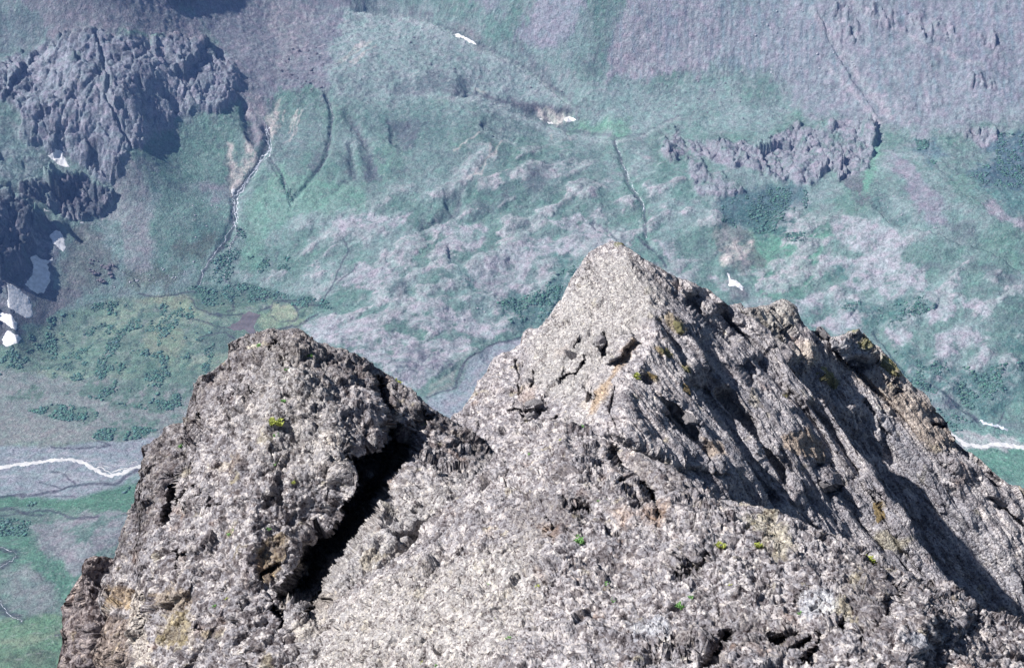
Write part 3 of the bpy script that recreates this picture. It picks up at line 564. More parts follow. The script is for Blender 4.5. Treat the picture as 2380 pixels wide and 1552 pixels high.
for pts in (Z(0, 1030, [(0, 230), (200, 200), (420, 190), (560, 230), (680, 290), (860, 250)]), Z(0, 1030, [(0, 340), (300, 330), (500, 350), (640, 380)]), Z(800, 500, [(1160, 900), (960, 1040), (900, 1180), (740, 1260)])):
    mix(Fc.line(pts, 3, 5, 1), T(178, 184, 196), .6)
# near hills, lower left
mix(pol(0, 1030, [(-300, 470), (0, 480), (230, 480), (430, 500), (660, 430), (880, 370), (1000, 360), (820, 560), (560, 600), (420, 590), (330, 550), (100, 550), (-300, 560)], 5, .8), T(74, 146, 122), .95)
mix(pol(0, 1030, [(-300, 560), (820, 560), (900, 700), (700, 1700), (-300, 1700)], 6, .8), T(104, 146, 138), .9)
mix(pol(0, 1030, [(170, 660), (330, 620), (560, 600), (820, 560), (800, 700), (560, 900), (520, 960), (400, 920), (280, 840)], 9, 2), T(150, 152, 168), .85)
mix(pol(0, 1030, [(370, 690), (480, 650), (560, 670), (640, 620), (800, 600), (560, 760), (460, 720)], 8, 2), T(88, 142, 134), .8)
mix(pol(0, 1030, [(-300, 700), (100, 680), (160, 740), (280, 830), (330, 900), (520, 970), (480, 1030), (430, 1140), (360, 1080), (280, 960), (130, 880), (-100, 860)], 8, 1.6), T(78, 148, 128), .9)
mix(pol(0, 1030, [(40, 900), (200, 920), (340, 1060), (330, 1180), (200, 1210), (40, 1120)], 9, 2), T(140, 152, 160), .8)
mix(pol(0, 1030, [(-300, 1250), (130, 1240), (260, 1210), (430, 1220), (500, 1300), (500, 1800), (-300, 1800)], 7, 1), T(104, 156, 122), .95)
mix(pol(0, 1030, [(-100, 1400), (120, 1350), (380, 1330), (400, 1360), (140, 1420)], 8, 1.5), T(146, 168, 136), .5); mix(pol(0, 1030, [(-60, 1480), (120, 1450), (320, 1440), (400, 1520), (60, 1552)], 8, 2), T(92, 116, 104), .7)
# lower right bank
mix(pol(1600, 500, [(1840, 1400), (2060, 1380), (2328, 1440), (2600, 1420), (2600, 1900), (2000, 1900)], 8, 1), T(104, 168, 160), .8)
mix(pol(1600, 1030, [(1960, 170), (2100, 170), (2328, 180), (2500, 180), (2500, 460), (2200, 380)], 6, 1.5), T(86, 160, 140), .9)
mix(pol(1600, 500, [(1850, 1420), (2060, 1450), (2328, 1500), (2328, 1560), (2200, 1560), (1960, 1530)], 5, 1.5), T(190, 192, 200), .8)
DK = T(74, 78, 110)
for x0, y0, w, pts in ((0, 1030, 3.2, [(-100, 480), (100, 465), (250, 460), (330, 440), (440, 410), (560, 390), (640, 385), (720, 385), (780, 350), (880, 295), (960, 250)]), (0, 1030, 1.8, [(260, 380), (400, 420), (480, 410)]), (0, 1030, 1.8, [(320, 320), (400, 330), (480, 390)]),
        (0, 1030, 1.6, [(330, 470), (480, 470)]), (0, 1030, 2.8, [(-60, 560), (70, 545), (150, 575), (250, 560), (370, 570), (430, 600), (520, 610), (620, 600)]), (0, 1030, 2, [(0, 590), (140, 580), (280, 590)]), (0, 1030, 2, [(330, 160), (640, 170), (700, 150), (620, 130)]), (0, 1030, 2, [(340, 1350), (400, 1340)]),
        (800, 500, 2.2, [(1225, 830), (1150, 860), (1060, 870), (1000, 910), (900, 960), (870, 990), (850, 1060), (820, 1110), (810, 1150)]), (800, 500, 1.8, [(810, 1150), (700, 1190), (620, 1210)]), (800, 500, 1.8, [(900, 960), (860, 1000), (800, 1140)]),
        (0, 500, 2.0, [(1200, 590), (1250, 650), (1330, 690), (1400, 700)]), (0, 500, 2, [(1120, 700), (1250, 720), (1400, 775), (1470, 780)]), (0, 500, 2, [(1470, 600), (1490, 660), (1440, 670)]), (0, 500, 1.8, [(1380, 690), (1530, 690)]),
        (0, 500, 1.6, [(1710, 690), (1705, 650), (1730, 620), (1800, 600), (1860, 640), (1890, 690), (1860, 735), (1780, 745), (1715, 710)]), (0, 500, 2, [(1840, 620), (1890, 665), (1960, 640), (2040, 640)]), (0, 500, 1.8, [(1710, 640), (1640, 660)]),
        (0, 500, 1.8, [(2040, 650), (2060, 560), (2130, 430), (2200, 290), (2170, 210)]), (0, 500, 1.6, [(2060, 560), (2160, 460), (2260, 390)]), (0, 500, 2, [(880, 560), (1000, 580), (1180, 550), (1240, 560)]), (0, 500, 1.6, [(1480, 560), (1460, 500), (1420, 480)]),
        (0, 500, 2.2, [(1630, 815), (1880, 760), (2000, 690)]), (0, 500, 1.8, [(1240, 830), (1420, 810), (1500, 860), (1440, 830)]), (0, 500, 1.6, [(1560, 600), (1760, 580), (1900, 620)]), (0, 500, 1.6, [(1740, 360), (1760, 300)]),
        (800, 0, 3, [(1810, 880), (1850, 1000), (1900, 1150), (2000, 1320), (2010, 1500)]), (800, 500, 2.2, [(1680, 110), (1760, 160), (1820, 220)]), (800, 500, 3.5, [(1960, 200), (2010, 260), (2100, 340), (2140, 390)]),
        (0, 0, 6, [(1690, 800), (1690, 930), (1600, 1080), (1500, 1220), (1480, 1300), (1480, 1400)]), (0, 0, 3, [(1700, 1000), (1760, 1090), (1850, 1260)]), (0, 0, 2.2, [(2060, 600), (2100, 720), (2085, 900), (2050, 1020), (1980, 1110)]),
        (0, 500, 4, [(1480, 130), (1420, 240), (1280, 420), (1250, 500)]), (0, 500, 3, [(1500, 130), (1500, 190), (1450, 260), (1420, 470)]), (0, 0, 2, [(1540, 700), (1600, 880)]),
        (1600, 500, 2, [(1600, 1060), (1760, 1150), (1900, 1250), (2040, 1360), (2200, 1420)]), (1600, 500, 2, [(2200, 1300), (2140, 1440)]), (0, 1030, 7, [(0, 790), (110, 830), (60, 880), (0, 920)]), (0, 1030, 8, [(0, 1120), (40, 1200), (140, 1250)])):
    mm = rs(Fc.line(Z(x0, y0, pts), w, 1.6, .45)); mix(mm*sstep(-.45, -.1, n4+n3*.3), DK, .72)
for x0, y0, pts in ((1600, 500, [(1600, 1100), (1900, 1260), (2040, 1350), (1960, 1390), (1880, 1300)]), (800, 500, [(580, 640), (620, 640), (660, 700), (900, 740), (740, 740), (620, 690)]), (800, 500, [(380, 960), (620, 920), (760, 990), (640, 1080), (450, 1020)])):
    mm = rs(pol(x0, y0, pts, 5, 1.5)); mix(mm*sstep(-.1, .15, n3), T(96, 100, 132), .7)
# fine variation everywhere: tussocks, stones, streaks
col[..., 0] *= (1+.10*n2-.06*n1); col *= (1+.30*n3+.25*n2+.30*n4)[..., None]
m = sstep(.30, .42, perlin(P/2.6, 91))*(1-.7*rs(Fc.poly([(-500, 700), (700, 700), (500, 1150), (-500, 1150)], 30)))
col = col*(1-m[..., None]*.3)+m[..., None]*.3*T(196, 196, 206)
lum = (col*np.array([.25, .6, .15])).sum(-1, keepdims=True)
col = lerp(col, lum*np.array([.98, 1.03, 1.04]), .42)*1.22
col[..., 1] = np.maximum(col[..., 1], (col[..., 0]+col[..., 2])*.5*.94)
col = np.clip(col, .012, .8)
m_far = ground_mat('valley_ground', .13, .42, .52, 1.50, 1.0, .3, 2.6)
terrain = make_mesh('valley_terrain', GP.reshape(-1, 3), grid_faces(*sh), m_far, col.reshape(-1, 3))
tag(terrain, kind='structure')

# ------------------------------------------------------------------ the blue air
def box_mesh(name, lo, hi, mat):
    x0, y0, z0 = lo; x1, y1, z1 = hi
    V = [(x0, y0, z0), (x1, y0, z0), (x1, y1, z0), (x0, y1, z0), (x0, y0, z1), (x1, y0, z1), (x1, y1, z1), (x0, y1, z1)]
    F = [(0, 3, 2, 1), (4, 5, 6, 7), (0, 1, 5, 4), (1, 2, 6, 5), (2, 3, 7, 6), (3, 0, 4, 7)]
    return make_mesh(name, V, F, mat, smooth=False)
hm = bpy.data.materials.new('air'); hm.use_nodes = True; hn = hm.node_tree; hn.nodes.clear()
pv = hn.nodes.new('ShaderNodeVolumePrincipled'); pv.inputs['Density'].default_value = HAZE_D; pv.inputs['Color'].default_value = (.22, .42, 1.0, 1); pv.inputs['Anisotropy'].default_value = .0
ho = hn.nodes.new('ShaderNodeOutputMaterial'); hn.links.new(pv.outputs[0], ho.inputs['Volume'])
zmin = float(GZ.min())
haze = box_mesh('haze', (-3600, -260, min(zmin, -30)-1), (3600, 4500, max(1015, float(GZ.max())+5)), hm)
tag(haze, kind='stuff')
print('terrain z', zmin, float(GZ.max()))
# ================================================================== FOREGROUND ROCK
def tri_interp(pts, U, V):
    """piecewise planar rock faces: inverse depth is linear over each triangle of the measured points"""
    co = [Vector((p[0], p[1])) for p in pts]
    vc, _, fc, ov, _, _ = delaunay_2d_cdt(co, [], [], 0, 1e-4)
    w = [1/pts[o[0]][2] for o in ov]
    out = np.full(U.shape, np.nan)
    for f in fc:
        (ax, ay), (bx, by), (cx_, cy_) = [vc[i] for i in f]
        den = (by-cy_)*(ax-cx_)+(cx_-bx)*(ay-cy_)
        if abs(den) < 1e-6: continue
        l1 = ((by-cy_)*(U-cx_)+(cx_-bx)*(V-cy_))/den; l2 = ((cy_-ay)*(U-cx_)+(ax-cx_)*(V-cy_))/den; l3 = 1-l1-l2
        m = (l1 >= -1e-5) & (l2 >= -1e-5) & (l3 >= -1e-5)
        out[m] = (l1*w[f[0]]+l2*w[f[1]]+l3*w[f[2]])[m]
    return out
def build_rock(name, sil, depth, unit, ustep=2.0, vstep=2.0, vmax=1600, warp=8, ribs=(), cuts=(), pads=(), colf=None, lump=1.0, rough=1.0, drop=900., seed=0, grain=None, streak=None, pits=.62, soft=1., jag=7, mat=None):
    """A rock mass. `sil` is its measured skyline (u,v), `depth` its measured faces (u,v,distance).
    The face sheet is closed behind by a flank that falls away down the far side of the ridge."""
    us = np.arange(sil[0][0], sil[-1][0]+ustep, ustep)
    sx = np.array([p[0] for p in sil], float); sy = np.array([p[1] for p in sil], float)
    top = np.interp(us, sx, sy)
    q = np.stack([us/18., np.full(us.shape, seed*3.3)], -1)
    top = top+fbm(q, 4, seed, .7)*jag
    vm = max(vmax, top.max()+20)
    nr = int((vm-top.min())/vstep)
    t = np.linspace(0, 1, nr)[:, None]
    V = top[None]+(vm-top[None])*t; U = np.broadcast_to(us[None], V.shape).copy()
    zc = float(np.median([p[2] for p in depth])); px = zc/FPX
    # wobble the crease lines
    q3 = np.stack([U/60., V/60.], -1)
    dU = fbm(q3, 4, seed+3, .6)*warp*3; dV = fbm(q3, 4, seed+4, .6)*warp*3
    inv = tri_interp(depth, np.clip(U+dU, us[0]-40, us[-1]+40), V+dV)
    inv = np.where(np.isnan(inv), tri_interp(depth, U, V), inv)
    assert not np.isnan(inv).any(), name+' depth does not cover'
    D = 1/inv
    wp = (dU.ravel()*.5+fbm(q3*5, 3, seed+6).ravel()*9, dV.ravel()*.5+fbm(q3*5, 3, seed+7).ravel()*9)
    F = Field(U.ravel(), V.ravel(), wp)
    for r in ribs:
        D = D+F.rib(r[0], r[1], .8 if grain is None else .28, left=(len(r) > 3 and r[3])).reshape(D.shape)*r[2]
    for c in cuts: D = D+F.line(c[0], c[1], c[1]*.6, .9, taper=(c[3] if len(c) > 3 else None)).reshape(D.shape)*c[2]
    for p in pads: D = D+F.poly(p[0], p[2], 1.0).reshape(D.shape)*p[1]
    Pw = ray(U, V)*D[..., None]; Pw[..., 2] += CAMZ
    # relief at falling sizes, in metres
    if grain is not None:
        g, st = grain; g = np.array(g, float); g /= np.linalg.norm(g)
        Pg = Pw-(Pw@g)[..., None]*g*(1-1/st)
    else: Pg = Pw
    L = zc/33.
    D = D+fbm(Pg/(3.2*L), 3, seed+10, ridged=True)*(.7 if grain is None else .22)*L*rough
    if grain is not None and streak is not None:
        sm = F.poly(streak, 25, 1.5).reshape(D.shape)
        gA = fbm(Pg/(.95*L), 4, seed+15, .55, ridged=True); gB = fbm(Pg/(.38*L), 3, seed+17, .6, ridged=True)
        D = D-sm*(gA*.38+gB*.16)*L
        calm = 1-.6*sm
    else: calm = 1.
    Pw = ray(U, V)*D[..., None]; Pw[..., 2] += CAMZ
    d = fbm(Pg/(1.1*L), 4, seed+20, .6, ridged=True)*.20*L*calm*soft
    d += fbm(Pg/(.35*L), 3, seed+30, .6, ridged=True)*.085*L*soft
    d *= rough
    Pf = Pg+np.stack([fbm(Pg/(.6*L), 3, seed+k) for k in (31, 32, 33)], -1)*.22*L
    d += (facets(Pf/(1.15*L), seed+34)*.19+facets(Pf/(.42*L), seed+35)*.075+facets(Pf/(.15*L), seed+36)*.028)*L*(1 if grain is None else .75)
    f1, f2, rid = worley(Pg/(unit*2.2), seed+40); lumpA = (np.clip(1-f1, 0, 1)*.8+rid*.5).reshape(U.shape)
    f1b, f2b, ridb = worley(Pg/(unit*1.05), seed+50); lumpB = (np.clip(1-f1b, 0, 1)*.7+ridb*.6).reshape(U.shape)
    f1c, f2c, ridc = worley((Pg+fbm(Pg/(unit*6), 2, seed+55)[..., None]*unit*4)/(unit*np.array([9, 9, 6.])), seed+56)
    pit = (sstep(.34, .16, f1c)*(ridc > pits)).reshape(U.shape)
    d -= pit*unit*4.5
    patch = sstep(-.25, .3, fbm(Pw/(1.4*L), 3, seed+60))
    d += (lumpA*unit*.85+lumpB*unit*.95)*lump*(.18+1.02*patch)
    # push out along the face normal
    N = np.cross(np.gradient(Pw, axis=1), np.gradient(Pw, axis=0)); 
    for _ in range(3): N = (N+np.roll(N, 3, 0)+np.roll(N, -3, 0)+np.roll(N, 3, 1)+np.roll(N, -3, 1))
    N /= np.linalg.norm(N, axis=-1, keepdims=True)+1e-9
    toc = np.array([0, 0, CAMZ])-Pw; sg = np.sign((N*toc).sum(-1, keepdims=True)); N *= sg
    edge = np.clip((V-top[None])/10, 0.25, 1)
    Pw = Pw+N*(d*edge)[..., None]
    c = colf(F, Pw, patch, lumpA, lumpB, rid.reshape(U.shape), seed, L)
    # far flank
    s = np.array([.0008, .003, .008, .02, .05, .12, .3, .6, 1.])*drop
    back = Pw[0][None]+np.stack([np.zeros((len(s), len(us))), (s[:, None]*.42)*np.ones((1, len(us))), -s[:, None]*np.ones((1, len(us)))], -1)
    bn = fbm(back/(5*L), 4, seed+70)[..., None]*np.minimum(s, 14*L)[:, None, None]*.25; back = back+bn*np.array([0, -1, 0])
    Vv = np.concatenate([back[::-1], Pw], 0); cc = np.concatenate([np.broadcast_to(c[0][None], back.shape), c], 0)
    # foot: carry the front face down into the mountain
    s2 = np.array([.02, .08, .3, 1.])*drop
    foot = Pw[-1][None]+np.stack([np.zeros((4, len(us))), -(s2[:, None]*.25)*np.ones((1, len(us))), -s2[:, None]*np.ones((1, len(us)))], -1)
    Vv = np.concatenate([Vv, foot], 0); cc = np.concatenate([cc, np.broadcast_to(c[-1][None], foot.shape)], 0)
    nrr, ncc = Vv.shape[:2]
    o = make_mesh(name, Vv.reshape(-1, 3), grid_faces(nrr, ncc), mat or rock_mat(name+'_stone', unit), cc.reshape(-1, 3))
    o['_u'] = 0; del o['_u']
    return o, (U, V, Pw, N)

def cmix(c, m, k): return c+(np.asarray(k)-c)*m[..., None]
DARKL = np.array([.075, .062, .060]); MIDG = np.array([.30, .295, .30]); LITG = np.array([.50, .49, .475]); WHT = np.array([.66, .63, .58]); OCH = np.array([.28, .22, .11]); BRN = np.array([.20, .145, .10])
MOSS = np.array([.17, .19, .05]); YEL = np.array([.46, .42, .28]); GRN = np.array([.13, .27, .07])
def stone(F, Pw, patch, lA, lB, rid, seed, L, dark=.5, light=.5, bright=1.):
    s = Pw.shape[:2]; c = np.empty(Pw.shape); c[:] = MIDG
    a = fbm(Pw/(2.4*L), 4, seed+80, .6); b = fbm(Pw/(.7*L), 4, seed+83, .6); e = fbm(Pw/(.16*L), 3, seed+86, .6)
    c = cmix(c, sstep(-.1, .3, a+b*.6)*light, LITG)
    c = cmix(c, sstep(.05, .35, b-a*.4+e*.5)*.6, np.array([.40, .37, .36]))
    c = cmix(c, sstep(.08, .22, e*.9+b*.35-a*.25-.10+dark*.18)*dark, DARKL)
    c = cmix(c, sstep(.62, .8, rid)*.5, WHT); c = cmix(c, sstep(.30, .2, rid)*.8*dark*1.3, DARKL*1.2)
    c = cmix(c, sstep(.24, .34, fbm(Pw/(.5*L), 3, seed+89))*.5, YEL*.85)
    c = cmix(c, sstep(.22, .36, fbm(Pw/(1.0*L), 3, seed+92))*.35, np.array([.36, .25, .18]))
    return c*np.array([.985, .97, 1.015])*bright
# ---------------------------------------------------------------- left pinnacle
def c_left(F, Pw, patch, lA, lB, rid, seed, L):
    c = stone(F, Pw, patch, lA, lB, rid, seed, L, .66, .38, 1.0); s = c.shape[:2]; p = lambda *a: F.poly(*a).reshape(s)
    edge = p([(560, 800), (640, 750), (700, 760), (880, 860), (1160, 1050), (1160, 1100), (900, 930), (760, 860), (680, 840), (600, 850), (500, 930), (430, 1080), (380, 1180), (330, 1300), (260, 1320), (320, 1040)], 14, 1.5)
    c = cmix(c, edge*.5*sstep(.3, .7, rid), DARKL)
    c = cmix(c, p(Z(0, 500, [(1560, 910), (1620, 895), (1640, 930), (1580, 950)]), 3, .5)*.8, np.array([.62, .58, .48]))
    c = cmix(c, p(Z(0, 1030, [(2050, 120), (2130, 100), (2130, 190), (2060, 200)]), 6, .6)*.9, np.array([.78, .72, .66]))
    for q, k, a in ((Z(0, 1030, [(1640, 740), (1780, 700), (1820, 740), (1780, 960), (1640, 1030), (1620, 900)]), np.array([.24, .17, .07]), .75),
                    (Z(0, 1030, [(1860, 860), (1960, 790), (1990, 860), (1880, 910)]), OCH, .8), (Z(800, 1030, [(200, 890), (290, 820), (370, 860), (260, 950)]), OCH, .85),
                    (Z(800, 1030, [(400, 800), (520, 780), (420, 900), (300, 970)]), BRN, .6), (Z(0, 1030, [(1960, 1180), (2060, 1060), (2180, 1100), (2060, 1200), (1890, 1225)]), BRN, .7),
                    (Z(0, 1030, [(1000, 1060), (1200, 1060), (1240, 1180), (1000, 1180)]), np.array([.34, .27, .18]), .7), (Z(0, 1030, [(1040, 1190), (1240, 1190), (1220, 1400), (1080, 1450), (1010, 1380)]), np.array([.30, .24, .10]), .75),
                    (Z(0, 1030, [(720, 1060), (860, 1050), (830, 1180), (720, 1220)]), np.array([.40, .29, .16]), .8), (Z(0, 1030, [(600, 1230), (830, 1240), (860, 1560), (500, 1560)]), np.array([.33, .24, .17]), .65),
                    (Z(0, 1030, [(1460, 1290), (1350, 1380), (1250, 1400), (1290, 1320)]), BRN, .5), (Z(0, 1030, [(1470, 240), (1560, 240), (1500, 340), (1440, 320)]), BRN, .6)):
        c = cmix(c, p(q, 4, 2.2)*a*(.45+.75*rid)*.85, k*.9)
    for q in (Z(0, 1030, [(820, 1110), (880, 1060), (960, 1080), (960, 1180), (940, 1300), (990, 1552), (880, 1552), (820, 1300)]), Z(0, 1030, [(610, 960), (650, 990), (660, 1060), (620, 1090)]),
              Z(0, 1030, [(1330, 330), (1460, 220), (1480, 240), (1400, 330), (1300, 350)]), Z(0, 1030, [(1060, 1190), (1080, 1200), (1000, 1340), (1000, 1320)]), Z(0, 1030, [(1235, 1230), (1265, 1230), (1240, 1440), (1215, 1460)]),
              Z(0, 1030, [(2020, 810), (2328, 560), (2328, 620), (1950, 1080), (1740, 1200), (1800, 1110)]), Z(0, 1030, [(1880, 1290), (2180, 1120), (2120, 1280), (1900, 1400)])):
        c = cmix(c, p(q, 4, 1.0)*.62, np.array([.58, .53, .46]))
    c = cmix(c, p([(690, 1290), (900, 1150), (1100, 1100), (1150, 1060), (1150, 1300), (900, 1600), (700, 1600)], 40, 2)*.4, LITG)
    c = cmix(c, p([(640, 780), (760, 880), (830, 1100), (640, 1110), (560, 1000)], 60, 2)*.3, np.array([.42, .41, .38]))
    return c
L_sil = [(225, 1900), (238, 1600), (245, 1450), (262, 1330)]+Z(0, 1030, [(740, 880), (770, 740), (800, 650), (830, 560), (880, 480), (890, 330), (915, 210), (920, 160), (1000, 100), (1090, 20), (1110, 5)])+Z(0, 500, [(1165, 1380), (1185, 1270), (1230, 1180), (1245, 1130), (1300, 1080), (1330, 1050), (1440, 970), (1450, 900), (1470, 870), (1540, 830), (1630, 815), (1690, 785), (1780, 792), (1860, 772), (1920, 800), (1990, 865), (2060, 880), (2200, 930), (2328, 990)])+[(950, 905), (1000, 945), (1060, 985), (1110, 1022), (1160, 1062), (1240, 1130), (1300, 1200)]
L_sil = sorted(L_sil, key=lambda p: p[0])
L_dep = [(150, 1300, 36), (150, 1950, 31), (240, 1400, 33.5), (300, 1200, 34.5), (180, 1000, 37), (330, 1030, 36), (440, 940, 36.5), (520, 840, 37), (400, 700, 39), (620, 740, 38), (700, 740, 38), (900, 700, 39), (860, 850, 37.2),
         (480, 1100, 33.4), (640, 880, 34.6), (760, 930, 34.2), (860, 980, 34.0), (600, 1150, 31.4), (780, 1080, 31.6), (420, 1330, 31.4), (330, 1480, 31), (560, 1420, 29), (330, 1950, 26), (560, 1950, 24),
         (760, 1250, 31.4), (930, 1060, 34.4), (1000, 940, 37), (1160, 1050, 36.4), (1340, 1200, 35), (1340, 700, 42), (1100, 1150, 31.5), (900, 1250, 30.2), (700, 1420, 28.6), (800, 1600, 26.5), (1340, 1950, 25), (900, 1950, 24), (700, 1950, 24)]
zl = lambda pts: Z(0, 1030, pts)
L_ribs = [
    # the great cleft: the block's edge stands proud, the slot behind it falls back
    ([(885, 880), (880, 930), (900, 985), (922, 1040)], 34, 2.0, True), ([(995, 955), (965, 990), (935, 1030)], 24, 1.6, True),
    ([(930, 1010), (860, 1040), (800, 1075), (815, 1130), (780, 1190), (750, 1230), (735, 1265), (700, 1330), (655, 1390)], 90, 6.6, True),
    (zl([(1980, 640), (2060, 720), (1990, 790)]), 40, 1.5), (zl([(1850, 870), (1950, 900), (1860, 1000), (1780, 1110)]), 60, 4.2, True),
    (zl([(2060, 1060), (1960, 1130), (1890, 1220)]), 46, 2.6, True), ([(1010, 950), (1080, 1010), (1150, 1062)], 22, .5, True)]
L_cuts = [([(905, 1000), (935, 1035), (890, 1110), (845, 1180), (800, 1230), (770, 1260)], 26, 4.0, (20, 30)), ([(880, 885), (888, 960), (915, 1010)], 9, 1.4), ([(985, 962), (955, 1005), (925, 1040)], 8, 1.3), ([(745, 1240), (700, 1330), (662, 1385)], 15, 2.6),
          (zl([(1100, 350), (1105, 430), (1080, 540), (1050, 630)]), 9, 1.1), (zl([(1240, 420), (1250, 500), (1230, 500)]), 6, .8), (zl([(1300, 480), (1320, 540), (1390, 520)]), 6, .8), (zl([(1110, 820), (1120, 880), (1180, 830)]), 6, .7),
          (zl([(955, 1110), (950, 1180), (930, 1260)]), 9, 1.3), (zl([(630, 1110), (635, 1220)]), 5, .8), (zl([(1130, 930), (1145, 970)]), 5, .7), (zl([(1640, 1020), (1660, 960), (1780, 900)]), 5, .5),
          (zl([(1700, 1130), (1800, 1280), (1880, 1400), (1870, 1552)]), 7, 1.0), (zl([(1500, 1480), (1450, 1552)]), 5, .6), (zl([(1600, 1480), (1570, 1560)]), 6, .7), (zl([(1240, 1320), (1290, 1330)]), 3, .3),
          (zl([(1540, 1200), (1500, 1280)]), 6, .8), (zl([(2200, 190), (2100, 320)]), 4, .4), (zl([(1160, 500), (1180, 430), (1130, 540)]), 4, .5)]
L_cuts += [(Z(0, 500, q), 5, .7) for q in ([(1740, 880), (1700, 940)], [(1560, 1150), (1500, 1230)], [(1270, 1330), (1240, 1400)], [(1620, 1190), (1550, 1240)], [(1780, 900), (1790, 1000)])]
# ---------------------------------------------------------------- near hump
def c_near(F, Pw, patch, lA, lB, rid, seed, L):
    c = stone(F, Pw, patch, lA, lB, rid, seed, L, .58, .5, 1.06); s = c.shape[:2]; p = lambda *a: F.poly(*a).reshape(s)
    c = cmix(c, p([(690, 1600), (780, 1420), (950, 1330), (1250, 1250), (1250, 1450), (1100, 1600)], 50, 3)*.5, np.array([.52, .50, .47]))
    for q in ([(1180, 1200), (1280, 1160), (1370, 1190), (1340, 1260), (1220, 1260)], [(1500, 1060), (1650, 1100), (1600, 1150), (1430, 1130)], [(1560, 1300), (1640, 1280), (1600, 1360)], [(1560, 1500), (1700, 1420), (1900, 1480), (1800, 1552)], [(1950, 1300), (2080, 1330), (2060, 1480), (1960, 1440)]):
        c = cmix(c, p(q, 22, 3)*.5*sstep(.3, .7, rid), DARKL)
    for q in ([(1720, 1210), (1800, 1190), (1850, 1280), (1800, 1300)], [(1890, 1420), (1960, 1400), (1990, 1460)], [(1920, 1230), (1990, 1240), (2000, 1270)], [(1980, 1330), (2010, 1320), (1990, 1380)]):
        c = cmix(c, p(q, 9, 3)*.45, YEL)
    for q in ([(1480, 1190), (1560, 1180), (1530, 1240)], [(1420, 1190), (1480, 1200), (1450, 1230)], [(1260, 1240), (1320, 1230), (1290, 1270)]): c = cmix(c, p(q, 12, 2)*.45, np.array([.42, .27, .17]))
    for q in ([(1860, 1400), (1930, 1380), (1950, 1430), (1880, 1450)], [(1460, 1450), (1560, 1440), (1560, 1490), (1480, 1500)], [(2080, 1500), (2150, 1480), (2150, 1530)]): c = cmix(c, p(q, 8, 2)*.7, np.array([.48, .50, .54]))
    return c
H_sil = [(660, 1700), (690, 1560), (720, 1490), (780, 1410), (860, 1335), (950, 1280), (1010, 1200), (1090, 1130), (1150, 1062), (1180, 1015), (1230, 985), (1280, 972), (1340, 990), (1400, 1018), (1480, 1050), (1560, 1085), (1620, 1130), (1680, 1165), (1760, 1180), (1810, 1190), (1850, 1205), (1900, 1232), (1960, 1250), (2030, 1290), (2080, 1320), (2120, 1345), (2190, 1358), (2230, 1382), (2270, 1412), (2330, 1440), (2400, 1480), (2520, 1560), (2700, 1700)]
H_dep = [(600, 1760, 27.2), (600, 1400, 29.8), (780, 1400, 29.2), (900, 1250, 30.2), (1060, 1120, 30.9), (1150, 1040, 31.3), (1290, 940, 31), (1500, 1020, 29), (1640, 1110, 27.5), (1820, 1170, 26), (2050, 1270, 25), (2300, 1400, 24), (2700, 1600, 23), (2760, 1650, 23), (600, 800, 45), (2760, 800, 45), (2760, 2000, 18),
         (900, 1500, 24), (1150, 1300, 25), (1350, 1150, 25.8), (1600, 1250, 23.4), (1850, 1330, 22), (2150, 1450, 20.5), (1200, 1560, 20.6), (1650, 1560, 19.4), (2100, 1620, 18.5), (600, 2000, 22), (1400, 2000, 16.5), (2100, 2000, 16)]
H_ribs = [([(1400, 1040), (1445, 1092), (1500, 1140), (1540, 1190)], 50, 1.0, True), ([(1420, 1130), (1470, 1160), (1500, 1200)], 30, .9, True), ([(2088, 1362), (2062, 1400), (2050, 1455)], 34, 1.1, True), ([(1690, 1475), (1640, 1520), (1625, 1560)], 40, 1.2, True), ([(1600, 1290), (1560, 1340)], 36, .9, True), ([(1960, 1440), (1900, 1480), (1860, 1552)], 40, .9, True), ([(1300, 1180), (1350, 1175), (1375, 1200)], 24, .7, True), ([(1480, 1520), (1560, 1500), (1640, 1510)], 30, .7)]
H_cuts = [([(2080, 1370), (2060, 1400), (2045, 1460), (2000, 1480)], 9, .8), ([(1690, 1480), (1640, 1520), (1630, 1560)], 11, .9), ([(1720, 1520), (1800, 1490), (1850, 1470)], 7, .6), ([(1900, 1470), (1960, 1450), (1940, 1430)], 6, .5), ([(1870, 1552), (1850, 1500), (1880, 1480)], 6, .5),
          ([(1275, 1210), (1290, 1260)], 4, .5), ([(1640, 1290), (1620, 1330), (1600, 1340)], 8, .6), ([(2130, 1350), (2160, 1365)], 10, .9), ([(2020, 1310), (2060, 1340)], 6, .5), ([(1470, 1110), (1510, 1150), (1530, 1190)], 10, 1.0), ([(1420, 1050), (1450, 1090)], 6, .6),
          ([(1500, 1552), (1560, 1540), (1620, 1545)], 9, .7), ([(1330, 1190), (1370, 1180)], 7, .5), ([(1880, 1385), (1850, 1400)], 4, .4)]
